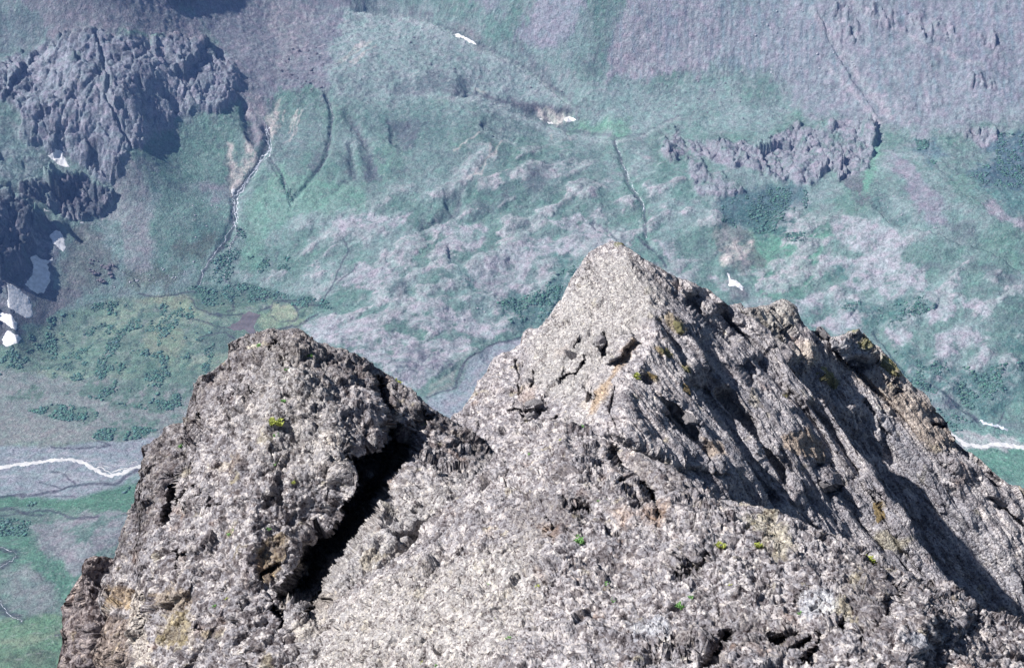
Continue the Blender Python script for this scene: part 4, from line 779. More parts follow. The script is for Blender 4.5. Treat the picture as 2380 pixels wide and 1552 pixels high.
# ---------------------------------------------------------------- the pyramid peak
def c_peak(F, Pw, patch, lA, lB, rid, seed, L):
    c = stone(F, Pw, patch, lA, lB, rid, seed, L, .40, .45, 1.12); s = c.shape[:2]; p = lambda *a: F.poly(*a).reshape(s)
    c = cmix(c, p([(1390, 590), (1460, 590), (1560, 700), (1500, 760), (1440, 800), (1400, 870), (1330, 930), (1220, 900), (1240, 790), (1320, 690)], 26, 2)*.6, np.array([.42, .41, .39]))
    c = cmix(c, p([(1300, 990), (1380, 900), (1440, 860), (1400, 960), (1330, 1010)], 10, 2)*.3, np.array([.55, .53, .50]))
    ze = lambda q: Z(800, 500, q); zf = lambda q: Z(1600, 500, q); zi = lambda q: Z(1600, 1030, q)
    c = cmix(c, p(ze([(1930, 830), (1970, 870), (1880, 1000), (1800, 1150), (1720, 1290), (1640, 1340), (1700, 1200), (1800, 1100), (1850, 950)]), 6, 1.2)*.65, np.array([.46, .33, .20]))
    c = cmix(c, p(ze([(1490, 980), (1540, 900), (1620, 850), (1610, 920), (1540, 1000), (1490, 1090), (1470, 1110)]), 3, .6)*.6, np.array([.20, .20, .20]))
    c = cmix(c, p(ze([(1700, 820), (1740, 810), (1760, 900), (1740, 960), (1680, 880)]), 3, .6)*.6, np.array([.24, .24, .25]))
    c = cmix(c, p(ze([(1600, 1240), (1660, 1200), (1640, 1300), (1590, 1280)]), 3, .6)*.6, np.array([.62, .56, .48]))
    for q, k in ((zf([(60, 700), (160, 740), (190, 810), (120, 800), (70, 760)]), OCH), (zf([(0, 900), (60, 900), (110, 960), (40, 940)]), OCH), (ze([(1990, 1040), (2080, 1080), (2100, 1110), (2020, 1090)]), OCH), (ze([(2060, 900), (2150, 920), (2170, 950), (2080, 930)]), OCH),
                 (zf([(150, 1010), (210, 1020), (230, 1080), (180, 1060)]), OCH), (zf([(170, 1120), (220, 1150), (220, 1210), (180, 1190)]), BRN), (zi([(810, 60), (950, 40), (1080, 160), (1050, 270), (900, 200), (830, 150)]), np.array([.38, .27, .15])), (zi([(1360, 500), (1440, 500), (1460, 620), (1380, 640)]), OCH),
                 (zi([(280, 110), (400, 110), (460, 200), (340, 230)]), np.array([.34, .25, .15])), (ze([(1830, 230), (1880, 235), (1890, 260), (1840, 250)]), MOSS), (zf([(800, 1190), (850, 1200), (830, 1230)]), OCH), (zi([(1380, 680), (1600, 740), (1560, 820), (1400, 790)]), np.array([.38, .34, .2]))):
        c = cmix(c, p(q, 5, 1.5)*.72, k)
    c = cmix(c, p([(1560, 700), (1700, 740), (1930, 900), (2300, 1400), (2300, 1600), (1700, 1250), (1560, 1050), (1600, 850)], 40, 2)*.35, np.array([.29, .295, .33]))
    return c
P_sil = [(1000, 1200), (1030, 1010), (1055, 962), (1075, 955)]+Z(800, 500, [(920, 1190), (950, 1120), (1000, 1060), (1050, 960), (1100, 935), (1150, 925), (1215, 880), (1235, 810), (1260, 775), (1330, 780), (1390, 720), (1440, 640), (1480, 590), (1540, 470), (1600, 380), (1650, 300), (1700, 265), (1760, 240), (1800, 222), (1850, 240), (1920, 290), (2000, 340), (2100, 390), (2200, 450), (2328, 500)])+[(1650, 672), (1700, 715), (1745, 738), (1790, 768), (1822, 835), (1854, 880), (1921, 945), (1983, 1039), (2031, 1085), (2071, 1142), (2127, 1253), (2204, 1348), (2274, 1410), (2340, 1470), (2480, 1560), (2700, 1750)]
P_sil = sorted(set(P_sil), key=lambda p: p[0])
P_dep = [(940, 900, 86), (940, 1700, 66), (1060, 955, 82), (1110, 880, 84), (1180, 820, 86), (1250, 740, 88), (1340, 600, 90), (1430, 540, 90), (1500, 680, 84), (1530, 770, 80.5), (1480, 880, 76.5), (1410, 1000, 72), (1300, 1200, 66), (1280, 880, 81), (1200, 960, 79), (1120, 1080, 76), (1340, 760, 84.5), (940, 400, 110),
         (1600, 640, 90), (1700, 700, 90.5), (1820, 825, 89.5), (1921, 935, 87.5), (2031, 1075, 85.5), (2125, 1240, 83.5), (2204, 1338, 82.5), (2300, 1420, 81.5), (2800, 1700, 84), (2800, 400, 120), (1650, 900, 80.5), (1700, 1100, 75), (1900, 1120, 82), (1560, 1050, 74), (1800, 1300, 76), (2030, 1300, 81), (1500, 1250, 68), (940, 1800, 60), (2800, 1800, 80), (1800, 1800, 62)]
P_ribs = [
    ([(1585, 695), (1612, 722), (1650, 765), (1687, 798), (1705, 815)], 62, 2.99, True), ([(1655, 724), (1700, 764), (1757, 815), (1800, 850)], 47, 2.31, True),
    ([(1520, 740), (1560, 800), (1590, 860)], 31, 1.09, True), ([(1590, 880), (1650, 948), (1699, 1014), (1750, 1105), (1804, 1195)], 70, 3.40, True),
    ([(1655, 905), (1712, 970), (1757, 1020), (1800, 1095), (1825, 1140)], 55, 2.58, True), ([(1525, 955), (1580, 1015), (1629, 1060), (1650, 1090)], 55, 2.72, True),
    ([(1870, 930), (1925, 1000), (1965, 1065), (2002, 1119)], 34, 2.04, True), ([(1712, 850), (1735, 880), (1745, 900)], 34, 2.04, True), ([(1480, 880), (1530, 930)], 31, 1.63, True),
    ([(2030, 1100), (2080, 1180), (2150, 1280), (2210, 1370)], 31, 2.18, True), ([(1740, 830), (1800, 890), (1860, 950), (1910, 1010)], 28, 1.22, True), ([(1620, 790), (1680, 860), (1715, 900)], 27, 1.02, True),
    ([(1820, 1160), (1880, 1230), (1930, 1290)], 27, 1.09, True), ([(1930, 1130), (2000, 1230), (2060, 1300)], 27, 1.22, True), ([(1430, 890), (1410, 960), (1440, 1010)], 31, 1.02, True),
    (Z(800, 500, [(1620, 850), (1540, 900), (1490, 980), (1470, 1100)]), 31, 0.88, True), (Z(800, 500, [(1300, 1380), (1350, 1320), (1340, 1240)]), 16, 0.82, True), (Z(1600, 1030, [(980, 300), (1100, 290), (1140, 400), (1040, 460)]), 27, 1.63, True),
    (Z(1600, 500, [(0, 1220), (120, 1340), (260, 1500)]), 23, 1.22, True)]
P_cuts = [(Z(800, 500, q), 4, .9) for q in ([(1740, 810), (1760, 900), (1750, 950)], [(1300, 1080), (1290, 1160)], [(1360, 1240), (1310, 1300), (1240, 1310), (1150, 1300)], [(1220, 1210), (1210, 1100), (1180, 1000)], [(1640, 970), (1560, 1080), (1470, 1110)], [(1440, 1340), (1400, 1380), (1300, 1390)], [(1700, 1220), (1650, 1240), (1660, 1180)])]
P_cuts += [([(1570, 690), (1580, 640), (1500, 590)], 3, .6)]
P_pads = [([(1812, 832), (1860, 872), (1930, 940), (1992, 1034), (2078, 1136), (2134, 1248), (2214, 1345), (2186, 1372), (2100, 1268), (2046, 1166), (1954, 1062), (1892, 968), (1826, 890)], -1.3, 6), (Z(800, 500, [(1230, 1225), (1340, 1220), (1370, 1250), (1320, 1300), (1220, 1290)]), -1.0, 3), (Z(800, 500, [(1250, 1320), (1310, 1310), (1320, 1360), (1240, 1360)]), -1.0, 3), (Z(800, 500, [(1660, 840), (1740, 810), (1760, 900), (1700, 900)]), -1.2, 3),
          (Z(800, 500, [(1780, 780), (1920, 790), (1940, 850), (1850, 960), (1780, 1000), (1780, 900)]), -1.4, 5), (Z(1600, 1030, [(1030, 360), (1130, 350), (1160, 410), (1060, 400)]), -1, 4), ([(1440, 890), (1540, 900), (1640, 980), (1700, 1100), (1560, 1080), (1430, 1010)], -1.2, 8)]
# ---------------------------------------------------------------- spur behind
def c_spur(F, Pw, patch, lA, lB, rid, seed, L):
    c = stone(F, Pw, patch, lA, lB, rid, seed, L, .34, .5, 1.1); s = c.shape[:2]; p = lambda *a: F.poly(*a).reshape(s); zf = lambda q: Z(1600, 500, q)
    c = cmix(c, p(zf([(870, 900), (960, 860), (1020, 960), (960, 1030), (880, 990)]), 6, 1.5)*.7, np.array([.58, .52, .45]))
    c = cmix(c, p(zf([(540, 680), (700, 640), (860, 640), (880, 760), (800, 900), (640, 760)]), 14, 1.5)*.5, np.array([.44, .42, .36]))
    c = cmix(c, p(zf([(1120, 860), (1300, 900), (1380, 980), (1260, 1010), (1180, 960)]), 6, 1.2)*.7, np.array([.40, .41, .44]))
    for q in ([(1000, 1040), (1100, 1060), (1160, 1130), (1130, 1170), (1040, 1120)], [(1380, 960), (1480, 1000), (1560, 1090), (1500, 1100), (1400, 1010)], [(1260, 860), (1330, 880), (1370, 930), (1300, 910)], [(1190, 815), (1260, 800), (1300, 830)]):
        c = cmix(c, p(zf(q), 5, 1.5)*.8, np.array([.28, .27, .08]))
    c = cmix(c, p(zf([(1240, 1050), (1500, 1080), (1700, 1260), (1820, 1400), (1900, 1552), (1700, 1552), (1400, 1200)]), 14, 2)*.5, np.array([.44, .36, .27]))
    c = cmix(c, p([(1990, 900), (2070, 960), (2250, 1180), (2400, 1350), (2400, 1450), (2250, 1300), (2050, 1050)], 14, 2)*.45, np.array([.30, .31, .35]))
    return c
S_sil = [(1600, 780), (1680, 712), (1720, 706)]+Z(1600, 500, [(560, 660), (640, 645), (700, 635), (760, 615), (800, 598), (850, 620), (880, 650), (885, 690), (930, 750), (965, 795), (1005, 800), (1025, 765), (1060, 765), (1110, 830), (1150, 830), (1190, 820), (1250, 795), (1290, 820), (1330, 850), (1400, 910), (1490, 1005), (1540, 1070), (1600, 1130), (1680, 1200), (1730, 1270), (1790, 1320), (1845, 1375), (1850, 1430), (1900, 1500), (1960, 1550)])+Z(1600, 1030, [(2000, 190), (2060, 240), (2120, 300), (2190, 360), (2240, 400), (2300, 410), (2328, 440)])+[(2420, 1150), (2500, 1230), (2700, 1420)]
S_sil = sorted(set(S_sil), key=lambda p: p[0])
S_dep = [(1560, 600, 99), (1560, 1800, 76), (1700, 700, 96), (1830, 690, 100.5), (1990, 790, 102), (1900, 800, 98.5), (1835, 838, 93.6), (1860, 880, 95), (1925, 945, 97), (2080, 790, 105), (2190, 960, 102.5), (2100, 950, 100), (1990, 1039, 98), (2075, 1142, 97.8), (2160, 1164, 97.8), (2200, 1080, 98.5), (2380, 1110, 100.5), (2230, 1200, 97.3), (2204, 1348, 96.6), (2280, 1410, 96), (2380, 1330, 96.8), (2330, 1440, 95.5), (2800, 1500, 96), (2800, 1800, 88), (2800, 500, 126), (2000, 1800, 76), (2600, 1250, 99.5), (2400, 500, 122), (1800, 500, 114)]
zf = lambda q: Z(1600, 500, q); zi = lambda q: Z(1600, 1030, q)
S_ribs = [(zf([(870, 640), (880, 700), (960, 800), (1060, 900)]), 16, 1.6, True), (zf([(1000, 800), (1130, 930), (1300, 1100), (1500, 1300), (1620, 1440)]), 14, 1.5, True), (zf([(1200, 990), (1340, 1000), (1390, 980)]), 20, 2.4, True), (zi([(1780, 270), (1860, 330), (1940, 410)]), 16, 2.0, True),
          (zi([(1840, 130), (1920, 200), (2050, 320), (2180, 450)]), 24, 3.4, True), (zi([(1400, 40), (1440, 90), (1470, 120)]), 20, 2.0, True), (zf([(1290, 1240), (1350, 1310), (1380, 1350)]), 20, 2.2, True), (zi([(2080, 480), (2200, 560), (2328, 700)]), 18, 1.6, True), (zf([(1750, 1320), (1830, 1380), (1800, 1420)]), 14, 2, True),
          (zf([(1010, 830), (1080, 880), (1160, 980)]), 14, 1.2, True)]
S_cuts = [(zf([(1250, 1020), (1370, 1020)]), 8, 2.0), (zf([(1440, 1120), (1500, 1130)]), 5, 1.6), (zf([(1500, 1190), (1550, 1190)]), 6, 1.8), (zf([(1740, 1390), (1800, 1400)]), 9, 2.2), (zi([(2140, 540), (2190, 560)]), 5, 1.2), (zf([(820, 870), (780, 800), (850, 780)]), 3, .6)]
S_pads = [(zf([(1110, 850), (1180, 820), (1320, 910), (1390, 980), (1340, 1010), (1220, 1010)]), -2.0, 3), (zf([(1205, 850), (1240, 815), (1265, 830), (1220, 855)]), -1, 2)]
# ---------------------------------------------------------------- dark tower, lower left
def c_tower(F, Pw, patch, lA, lB, rid, seed, L):
    c = stone(F, Pw, patch, lA, lB, rid, seed, L, .8, .15); c = c*np.array([.74, .68, .66]); return c
Q_sil = [(120, 1900), (140, 1700)]+Z(0, 1030, [(398, 1552), (400, 1450), (405, 1300), (415, 1200), (432, 1130), (450, 1070), (480, 1010), (515, 965), (528, 900), (535, 875), (570, 852), (650, 850), (700, 858), (735, 872), (800, 880), (900, 960)])
Q_sil = sorted(Q_sil, key=lambda p: p[0])
Q_dep = [(80, 1200, 44), (80, 2000, 38), (160, 1400, 42), (240, 1270, 42), (400, 1250, 43), (420, 2000, 37), (220, 1500, 39.5), (200, 1330, 41)]

G = Vector((1.0, -.35, -1.1))
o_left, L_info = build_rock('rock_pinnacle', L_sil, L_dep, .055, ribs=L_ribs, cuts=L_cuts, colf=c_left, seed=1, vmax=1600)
o_near, H_info = build_rock('rock_hump', H_sil, H_dep, .050, ribs=H_ribs, cuts=H_cuts, colf=c_near, seed=2, lump=1.1, jag=9)
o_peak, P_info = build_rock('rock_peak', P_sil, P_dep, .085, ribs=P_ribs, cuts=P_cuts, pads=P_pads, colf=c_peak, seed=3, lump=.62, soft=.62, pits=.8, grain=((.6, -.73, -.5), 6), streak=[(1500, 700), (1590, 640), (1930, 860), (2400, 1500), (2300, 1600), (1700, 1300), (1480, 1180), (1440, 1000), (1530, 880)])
o_spur, S_info = build_rock('rock_spur', S_sil, S_dep, .12, ribs=S_ribs, cuts=S_cuts, pads=S_pads, colf=c_spur, seed=4, lump=.9, grain=((.6, -.73, -.5), 6), streak=[(1900, 800), (2050, 900), (2300, 1100), (2600, 1400), (2500, 1700), (2200, 1400), (2000, 1150)], vmax=1500, jag=5)
o_tow, Q_info = build_rock('rock_tower', Q_sil, Q_dep, .075, colf=c_tower, seed=5, lump=1.1)
tag(o_left, 'craggy grey pinnacle with a deep black diagonal cleft and dark lichen along its crest', 'rock')
tag(o_near, 'rounded pebbly rock hump with green tufts and yellow lichen filling the bottom right foreground', 'rock')
tag(o_peak, 'tall pyramid-shaped peak with a pale left face and shadow-streaked right flank', 'rock')
tag(o_spur, 'farthest rock spur with a blunt tower and mossy edge behind the pyramid peak', 'rock')
tag(o_tow, 'small dark brown rock tower at the lower left behind the cleft pinnacle', 'rock')
# ================================================================== WATER, SNOW AND LOOSE THINGS ON THE VALLEY TERRAIN
def hit(u, v):
    """where the sight line through (u,v) meets the terrain"""
    u = np.atleast_1d(np.asarray(u, float)).ravel(); v = np.atleast_1d(np.asarray(v, float)).ravel(); out = np.empty((len(u), 3))
    for i in range(0, len(u), 4000):
        r = ray(u[i:i+4000], v[i:i+4000]); tx = r[:, 0]/r[:, 1]; tz = r[:, 2]/r[:, 1]
        j = np.clip(np.interp(tx, tanx, np.arange(len(tanx))), 0, len(tanx)-1.001); j0 = j.astype(int); f = j-j0
        prof = GZ[:, j0]*(1-f)+GZ[:, j0+1]*f; line = CAMZ+ys[:, None]*tz[None]
        below = prof >= line; k = np.maximum(below.argmax(0), 1); a = np.arange(len(k))
        g0 = line[k-1, a]-prof[k-1, a]; g1 = line[k, a]-prof[k, a]; t = np.clip(g0/(g0-g1+1e-9), 0, 1)
        Y = ys[k-1]+(ys[k]-ys[k-1])*t
        out[i:i+4000] = np.stack([Y*tx, Y, CAMZ+Y*tz], 1)
    return out
def drape(name, sdf, bb, mat, thick, fall=5., step=1.3, sink=.35, col=None, seed=0):
    """a sheet lying on the terrain where sdf(u,v) > 0, thickest away from its edge"""
    u, v = np.meshgrid(np.arange(bb[0], bb[2], step), np.arange(bb[1], bb[3], step))
    q = np.stack([u/14., v/14.], -1)
    d = sdf(u+fbm(q*1.4, 3, 200+seed)*7, v+fbm(q*1.4, 3, 210+seed)*7)
    keep = d > -step*.6; idx = -np.ones(u.shape, int); idx[keep] = np.arange(keep.sum())
    Pq = hit(u[keep], v[keep]); dd = d[keep]
    Pq[:, 2] += np.where(dd < step*.4, -sink, thick*(1-np.exp(-np.maximum(dd, 0)/fall))+.12)
    i = idx; q4 = np.stack([i[:-1, :-1], i[1:, :-1], i[1:, 1:], i[:-1, 1:]], -1).reshape(-1, 4); q4 = q4[(q4 >= 0).all(1)]
    # drop quads that bridge a depth break
    L = np.linalg.norm(Pq[q4[:, 0]]-Pq[q4[:, 2]], axis=1); q4 = q4[L < 40]
    if not len(q4): return None
    used = np.unique(q4); mp = -np.ones(len(Pq), int); mp[used] = np.arange(len(used))
    return make_mesh(name, Pq[used], mp[q4], mat)
def sd_poly(pts):
    def f(u, v):
        d, _, _ = seg_dist(pts, u, v, True); return np.where(inside(pts, u, v), d, -d)
    return f
def sd_line(lines):
    def f(u, v):
        b = np.full(u.shape, -99.)
        for pts, w in lines:
            d, _, _ = seg_dist(pts, u, v, False); b = np.maximum(b, w-d)
        return b
    return f
def bbox(pts, m=6):
    return (min(p[0] for p in pts)-m, min(p[1] for p in pts)-m, max(p[0] for p in pts)+m, max(p[1] for p in pts)+m)
m_snow = plain_mat('old_snow', (.80, .79, .80), .6, .22, .72, 1.12, .8, .8, .3)
m_water = plain_mat('silty_water', (.62, .61, .60), .35, .08, .85, 1.12, .2, .2, .4)
m_foam = plain_mat('white_water', (.54, .57, .63), .5, .3, .35, 1.45, .6, .6, .3)
m_pond = plain_mat('peaty_pond', (.13, .115, .125), .3, .06, .7, 1.4, .1, .1, .5)
snows = [
    (0, 0, [(298, 980), (345, 960), (350, 942), (385, 952), (412, 1000), (442, 1058), (385, 1050), (330, 1010)], 'white snow patch wedged at the foot of the grey buttress'),
    (0, 500, [(310, 190), (352, 158), (388, 168), (402, 205), (420, 262), (394, 296), (352, 262), (335, 240)], 'half shaded snow patch, highest of those below the black cliff'),
    (0, 500, [(190, 330), (228, 314), (245, 335), (300, 350), (330, 325), (334, 352), (302, 372), (322, 430), (318, 490), (270, 564), (210, 552), (150, 505), (205, 445), (210, 380)], 'largest snow patch below the black cliff, blue in its shaded upper half'),
    (0, 500, [(40, 490), (80, 498), (150, 556), (182, 578), (202, 636), (210, 704), (172, 720), (105, 684), (48, 640), (50, 560)], 'long blue shaded snow patch with a ragged white lower tip'),
    (0, 500, [(-40, 640), (30, 690), (62, 682), (112, 742), (108, 790), (70, 780), (20, 740), (-40, 720)], 'narrow snow patch just above the lowest one at the left edge'),
    (0, 500, [(5, 852), (48, 792), (85, 800), (142, 842), (118, 872), (50, 896), (20, 880)], 'bright white snow patch lowest on the scree at the left edge'),
    (0, 0, [(1452, 1215), (1478, 1184), (1492, 1186), (1482, 1222), (1460, 1242)], 'small snow patch at the foot of the cream landslip beside the torrent'),
    (0, 0, [(268, 1312), (320, 1338), (312, 1346), (275, 1330)], 'thin snow sliver in the gully between the two dark cliffs'),
    (0, 0, [(500, 1402), (528, 1400), (522, 1414), (508, 1414)], 'tiny snow dot under the lower dark cliff'),
    (800, 0, [(786, 212), (830, 214), (880, 238), (940, 270), (944, 286), (890, 264), (830, 236)], 'narrow snow streak beside the crest of the rounded green hill'),
    (800, 0, [(1492, 742), (1530, 738), (1582, 756), (1548, 770), (1500, 768)], 'short bright snow patch on the right of the gravelly hollow'),
    (800, 0, [(1325, 744), (1345, 746), (1368, 762), (1345, 758)], 'tiny snow dash at the left of the gravelly hollow'),
    (800, 0, [(1378, 764), (1410, 768), (1434, 784), (1400, 782)], 'small snow dash in the middle of the gravelly hollow'),
    (1600, 500, [(450, 428), (466, 428), (478, 466), (512, 476), (562, 522), (556, 546), (500, 516), (458, 510), (462, 470)], 'forked white snow patch below the pale landslip right of the peak'),
]
for k, (x0, y0, pts, lab) in enumerate(snows):
    pz = Z(x0, y0, pts); o = drape('snow_patch', sd_poly(pz), bbox(pz), m_snow, .7, 5., 1.2, seed=k)
    if o: tag(o, lab, 'snow patch', 'snow patches left on the slopes')
g = lambda x0, y0, pts: Z(x0, y0, pts)
riv = [(g(0, 1030, [(-300, 320), (-100, 298), (0, 285), (100, 270), (200, 260), (330, 240), (430, 235), (520, 252), (580, 288), (640, 322), (700, 338), (780, 318), (830, 292), (920, 268), (1050, 230)]), 4.4),
       (g(0, 1030, [(590, 290), (650, 290), (700, 318), (760, 300), (800, 290)]), 1.7), (g(0, 1030, [(420, 235), (560, 262), (700, 285), (900, 238)]), 1.0), (g(0, 1030, [(530, 240), (660, 262), (900, 222)]), .8)]
o = drape('river', sd_line(riv), (-120, 1050, 460, 1140), m_water, .1, 2, 1.1, .3, seed=31); tag(o, kind='structure')
riv2 = [(g(1600, 1030, [(1800, 20), (1840, 55), (1900, 100), (1960, 140), (2060, 155), (2150, 138), (2260, 152), (2328, 165), (2500, 170)]), 5.0)]
o = drape('river', sd_line(riv2), (2120, 960, 2460, 1070), m_water, .1, 2, 1.1, .3, seed=32); tag(o, kind='structure')
riv3 = [(g(1600, 500, [(2050, 1362), (2100, 1385), (2160, 1395), (2225, 1420)]), 3.0)]
o = drape('river', sd_line(riv3), (2200, 960, 2400, 1030), m_foam, .1, 2, 1.1, .3, seed=33); tag(o, kind='structure')
rng = random.Random(7)
def wiggle(pts, amp, n, seed):
    q = []
    for a, b in zip(pts[:-1], pts[1:]):
        for i in range(n): q.append((a[0]+(b[0]-a[0])*i/n, a[1]+(b[1]-a[1])*i/n))
    q.append(pts[-1]); rr_ = random.Random(seed)
    return [(x+rr_.uniform(-amp, amp), y+rr_.uniform(-amp, amp)) for x, y in q]
str1 = g(0, 0, [(1680, 790), (1690, 880), (1702, 950), (1650, 1010), (1600, 1090), (1540, 1170), (1480, 1245), (1478, 1330), (1490, 1400)]); str2 = g(0, 500, [(1490, 110), (1440, 180), (1410, 240), (1330, 340), (1280, 420), (1260, 500)])
str3 = g(0, 500, [(1480, 110), (1500, 190), (1460, 250), (1440, 340), (1430, 390), (1415, 470)])
for nm, lines, sd in (('torrent', [(wiggle(str1, 2.2, 3, 1), 1.3), (wiggle([(x+5, y+2) for x, y in str1], 3.6, 3, 2), 1.1), (wiggle([(x-3, y+1) for x, y in str1], 4, 3, 5), 1.0), (wiggle(str2, 1.8, 3, 3), 1.1), (wiggle(str3, 1.6, 3, 4), 1.1)], 41),
        ('stream', [(wiggle(g(800, 0, [(1812, 890), (1850, 970), (1860, 1030), (1890, 1090), (1930, 1190), (1995, 1280), (1990, 1370), (2010, 1500)]), 1.8, 3, 6), .9)], 42), ('stream', [(g(0, 0, [(2070, 610), (2100, 720), (2095, 820), (2080, 900)]), .6)], 43),
        ('stream', [(wiggle(g(0, 1030, [(-60, 770), (0, 790), (110, 830), (100, 850), (60, 880), (0, 920)]), 2, 3, 8), .9)], 44), ('stream', [(wiggle(g(0, 1030, [(-40, 1080), (10, 1150), (40, 1200), (100, 1240), (140, 1250)]), 2, 4, 9), 1.1)], 45)):
    allp = [p for q, w in lines for p in q]
    o = drape(nm, sd_line(lines), bbox(allp), m_foam, .15, 2, .95, .2, seed=sd)
    if o: tag(o, kind='structure')
pz = g(0, 500, [(1530, 692), (1570, 670), (1645, 690), (1618, 740), (1600, 770), (1625, 820), (1590, 830), (1540, 790), (1480, 792), (1430, 772), (1500, 742)])
o = drape('pond', sd_poly(pz), bbox(pz), m_pond, .05, 2, 1.1, .2, seed=51); tag(o, kind='structure')

# ------------------------------------------------------------------ boulders on the far slopes
import bmesh
def lump(name, r, seed, sub=2, squash=.7, rough=.32, mat=None, cuts=5):
    """an angular boulder: a sphere cut by random planes, then roughened"""
    bm = bmesh.new(); bmesh.ops.create_icosphere(bm, subdivisions=sub, radius=1); rr_ = random.Random(seed)
    planes = []
    for _ in range(cuts):
        nrm = Vector((rr_.uniform(-1, 1), rr_.uniform(-1, 1), rr_.uniform(-.3, 1))).normalized(); planes.append((nrm, rr_.uniform(.45, .75)))
    for vt in bm.verts:
        for nrm, dd in planes:
            k = vt.co.dot(nrm)-dd
            if k > 0: vt.co -= nrm*k
    co = np.array([vt.co[:] for vt in bm.verts]); nn = fbm(co*1.7+seed*3.1, 3, 300+seed)*rough
    for vt, k in zip(bm.verts, nn): vt.co *= (1+k); vt.co.z *= squash; vt.co *= r
    me = bpy.data.meshes.new(name); bm.to_mesh(me); bm.free()
    if mat: me.materials.append(mat)
    return bpy.data.objects.new(name, me)
m_bp = plain_mat('pale_boulder', (.40, .40, .44), .9, .6, .7, 1.3); m_bd = plain_mat('dark_boulder', (.16, .15, .17), .9, .6, .7, 1.3)
protoP = [lump('boulder', 1, k, 2, .75, .3, m_bp) for k in range(4)]; protoD = [lump('boulder', 1, k+9, 2, .75, .3, m_bd) for k in range(4)]
for o in protoP+protoD: pass
fields = [((0, 500), [(560, 330), (740, 370), (740, 470), (620, 510), (560, 420)], 26, (2.0, 4.2), protoD, 'dark boulder in the rockfall at the valley edge right of the snow patches', 'boulders of the dark rockfall'),
    ((0, 500), [(700, 450), (1100, 380), (1150, 500), (800, 540), (560, 560)], 22, (1.0, 1.9), protoP, 'small pale boulder on the brown turf above the flat valley floor', 'pale boulders at the slope foot'),
    ((0, 0), [(1750, 300), (2050, 300), (2050, 580), (1780, 560)], 30, (1.6, 3.2), protoD, 'dark boulder in the fan of scree left of the rounded green hill', 'boulders of the scree fan'),
    ((0, 0), [(1000, 1250), (1440, 1280), (1440, 1500), (1100, 1500)], 16, (.9, 1.7), protoP, 'small pale boulder on the green slope left of the white torrent', 'pale boulders on the green slope'),
    ((800, 0), [(300, 100), (900, 250), (1500, 560), (1400, 640), (700, 500), (300, 350)], 24, (1.3, 2.4), protoD, 'dark boulder on the rounded grey-green hill', 'boulders on the rounded hill'),
    ((1600, 0), [(0, 480), (500, 480), (900, 640), (900, 740), (100, 760)], 26, (1.2, 2.2), protoD, 'dark boulder on the grassy bench above the long rock band', 'boulders on the grassy bench'),
    ((1600, 0), [(500, 60), (1000, 60), (1400, 600), (1000, 600), (600, 400)], 34, (1.3, 2.6), protoP, 'pale boulder on the striped scree slope at the upper right', 'boulders on the striped scree'),
    ((800, 500), [(550, 600), (1000, 650), (1250, 760), (1000, 780), (600, 680)], 16, (1.0, 2.0), protoP, 'pale boulder among the ice smoothed knolls', 'pale boulders among the knolls'),
    ((0, 500), [(930, 400), (1240, 350), (1240, 470), (930, 500)], 8, (1.0, 1.6), protoP, 'small pale boulder on the brown turf above the flat valley floor', 'pale boulders at the slope foot'),
    ((1600, 0), [(1380, 1180), (1640, 1300), (1850, 1450), (1600, 1480), (1400, 1350)], 12, (1.0, 2.2), protoP, 'pale boulder along the foot of the green cone at the right', 'boulders below the green cone')]
nb = 0
for org, pts, cnt, (r0, r1), protos, lab, grp in fields:
    pz = Z(org[0], org[1], pts); bb = bbox(pz, 0); got = []
    while len(got) < cnt:
        a, b = rng.uniform(bb[0], bb[2]), rng.uniform(bb[1], bb[3])
        if inside(pz, np.array([a]), np.array([b]))[0]: got.append((a, b))
    Ph = hit([q[0] for q in got], [q[1] for q in got])
    for p in Ph:
        o = rng.choice(protos).copy(); C.objects.link(o); r = r0+(r1-r0)*rng.random()**2.2
        o.name = 'boulder'; o.scale = (r*rng.uniform(.8, 1.3), r*rng.uniform(.8, 1.2), r*rng.uniform(.8, 1.2)); o.rotation_euler = (0, 0, rng.uniform(0, 6.28)); o.location = (p[0], p[1], p[2]+r*.25)
        tag(o, lab, 'boulder', grp); nb += 1
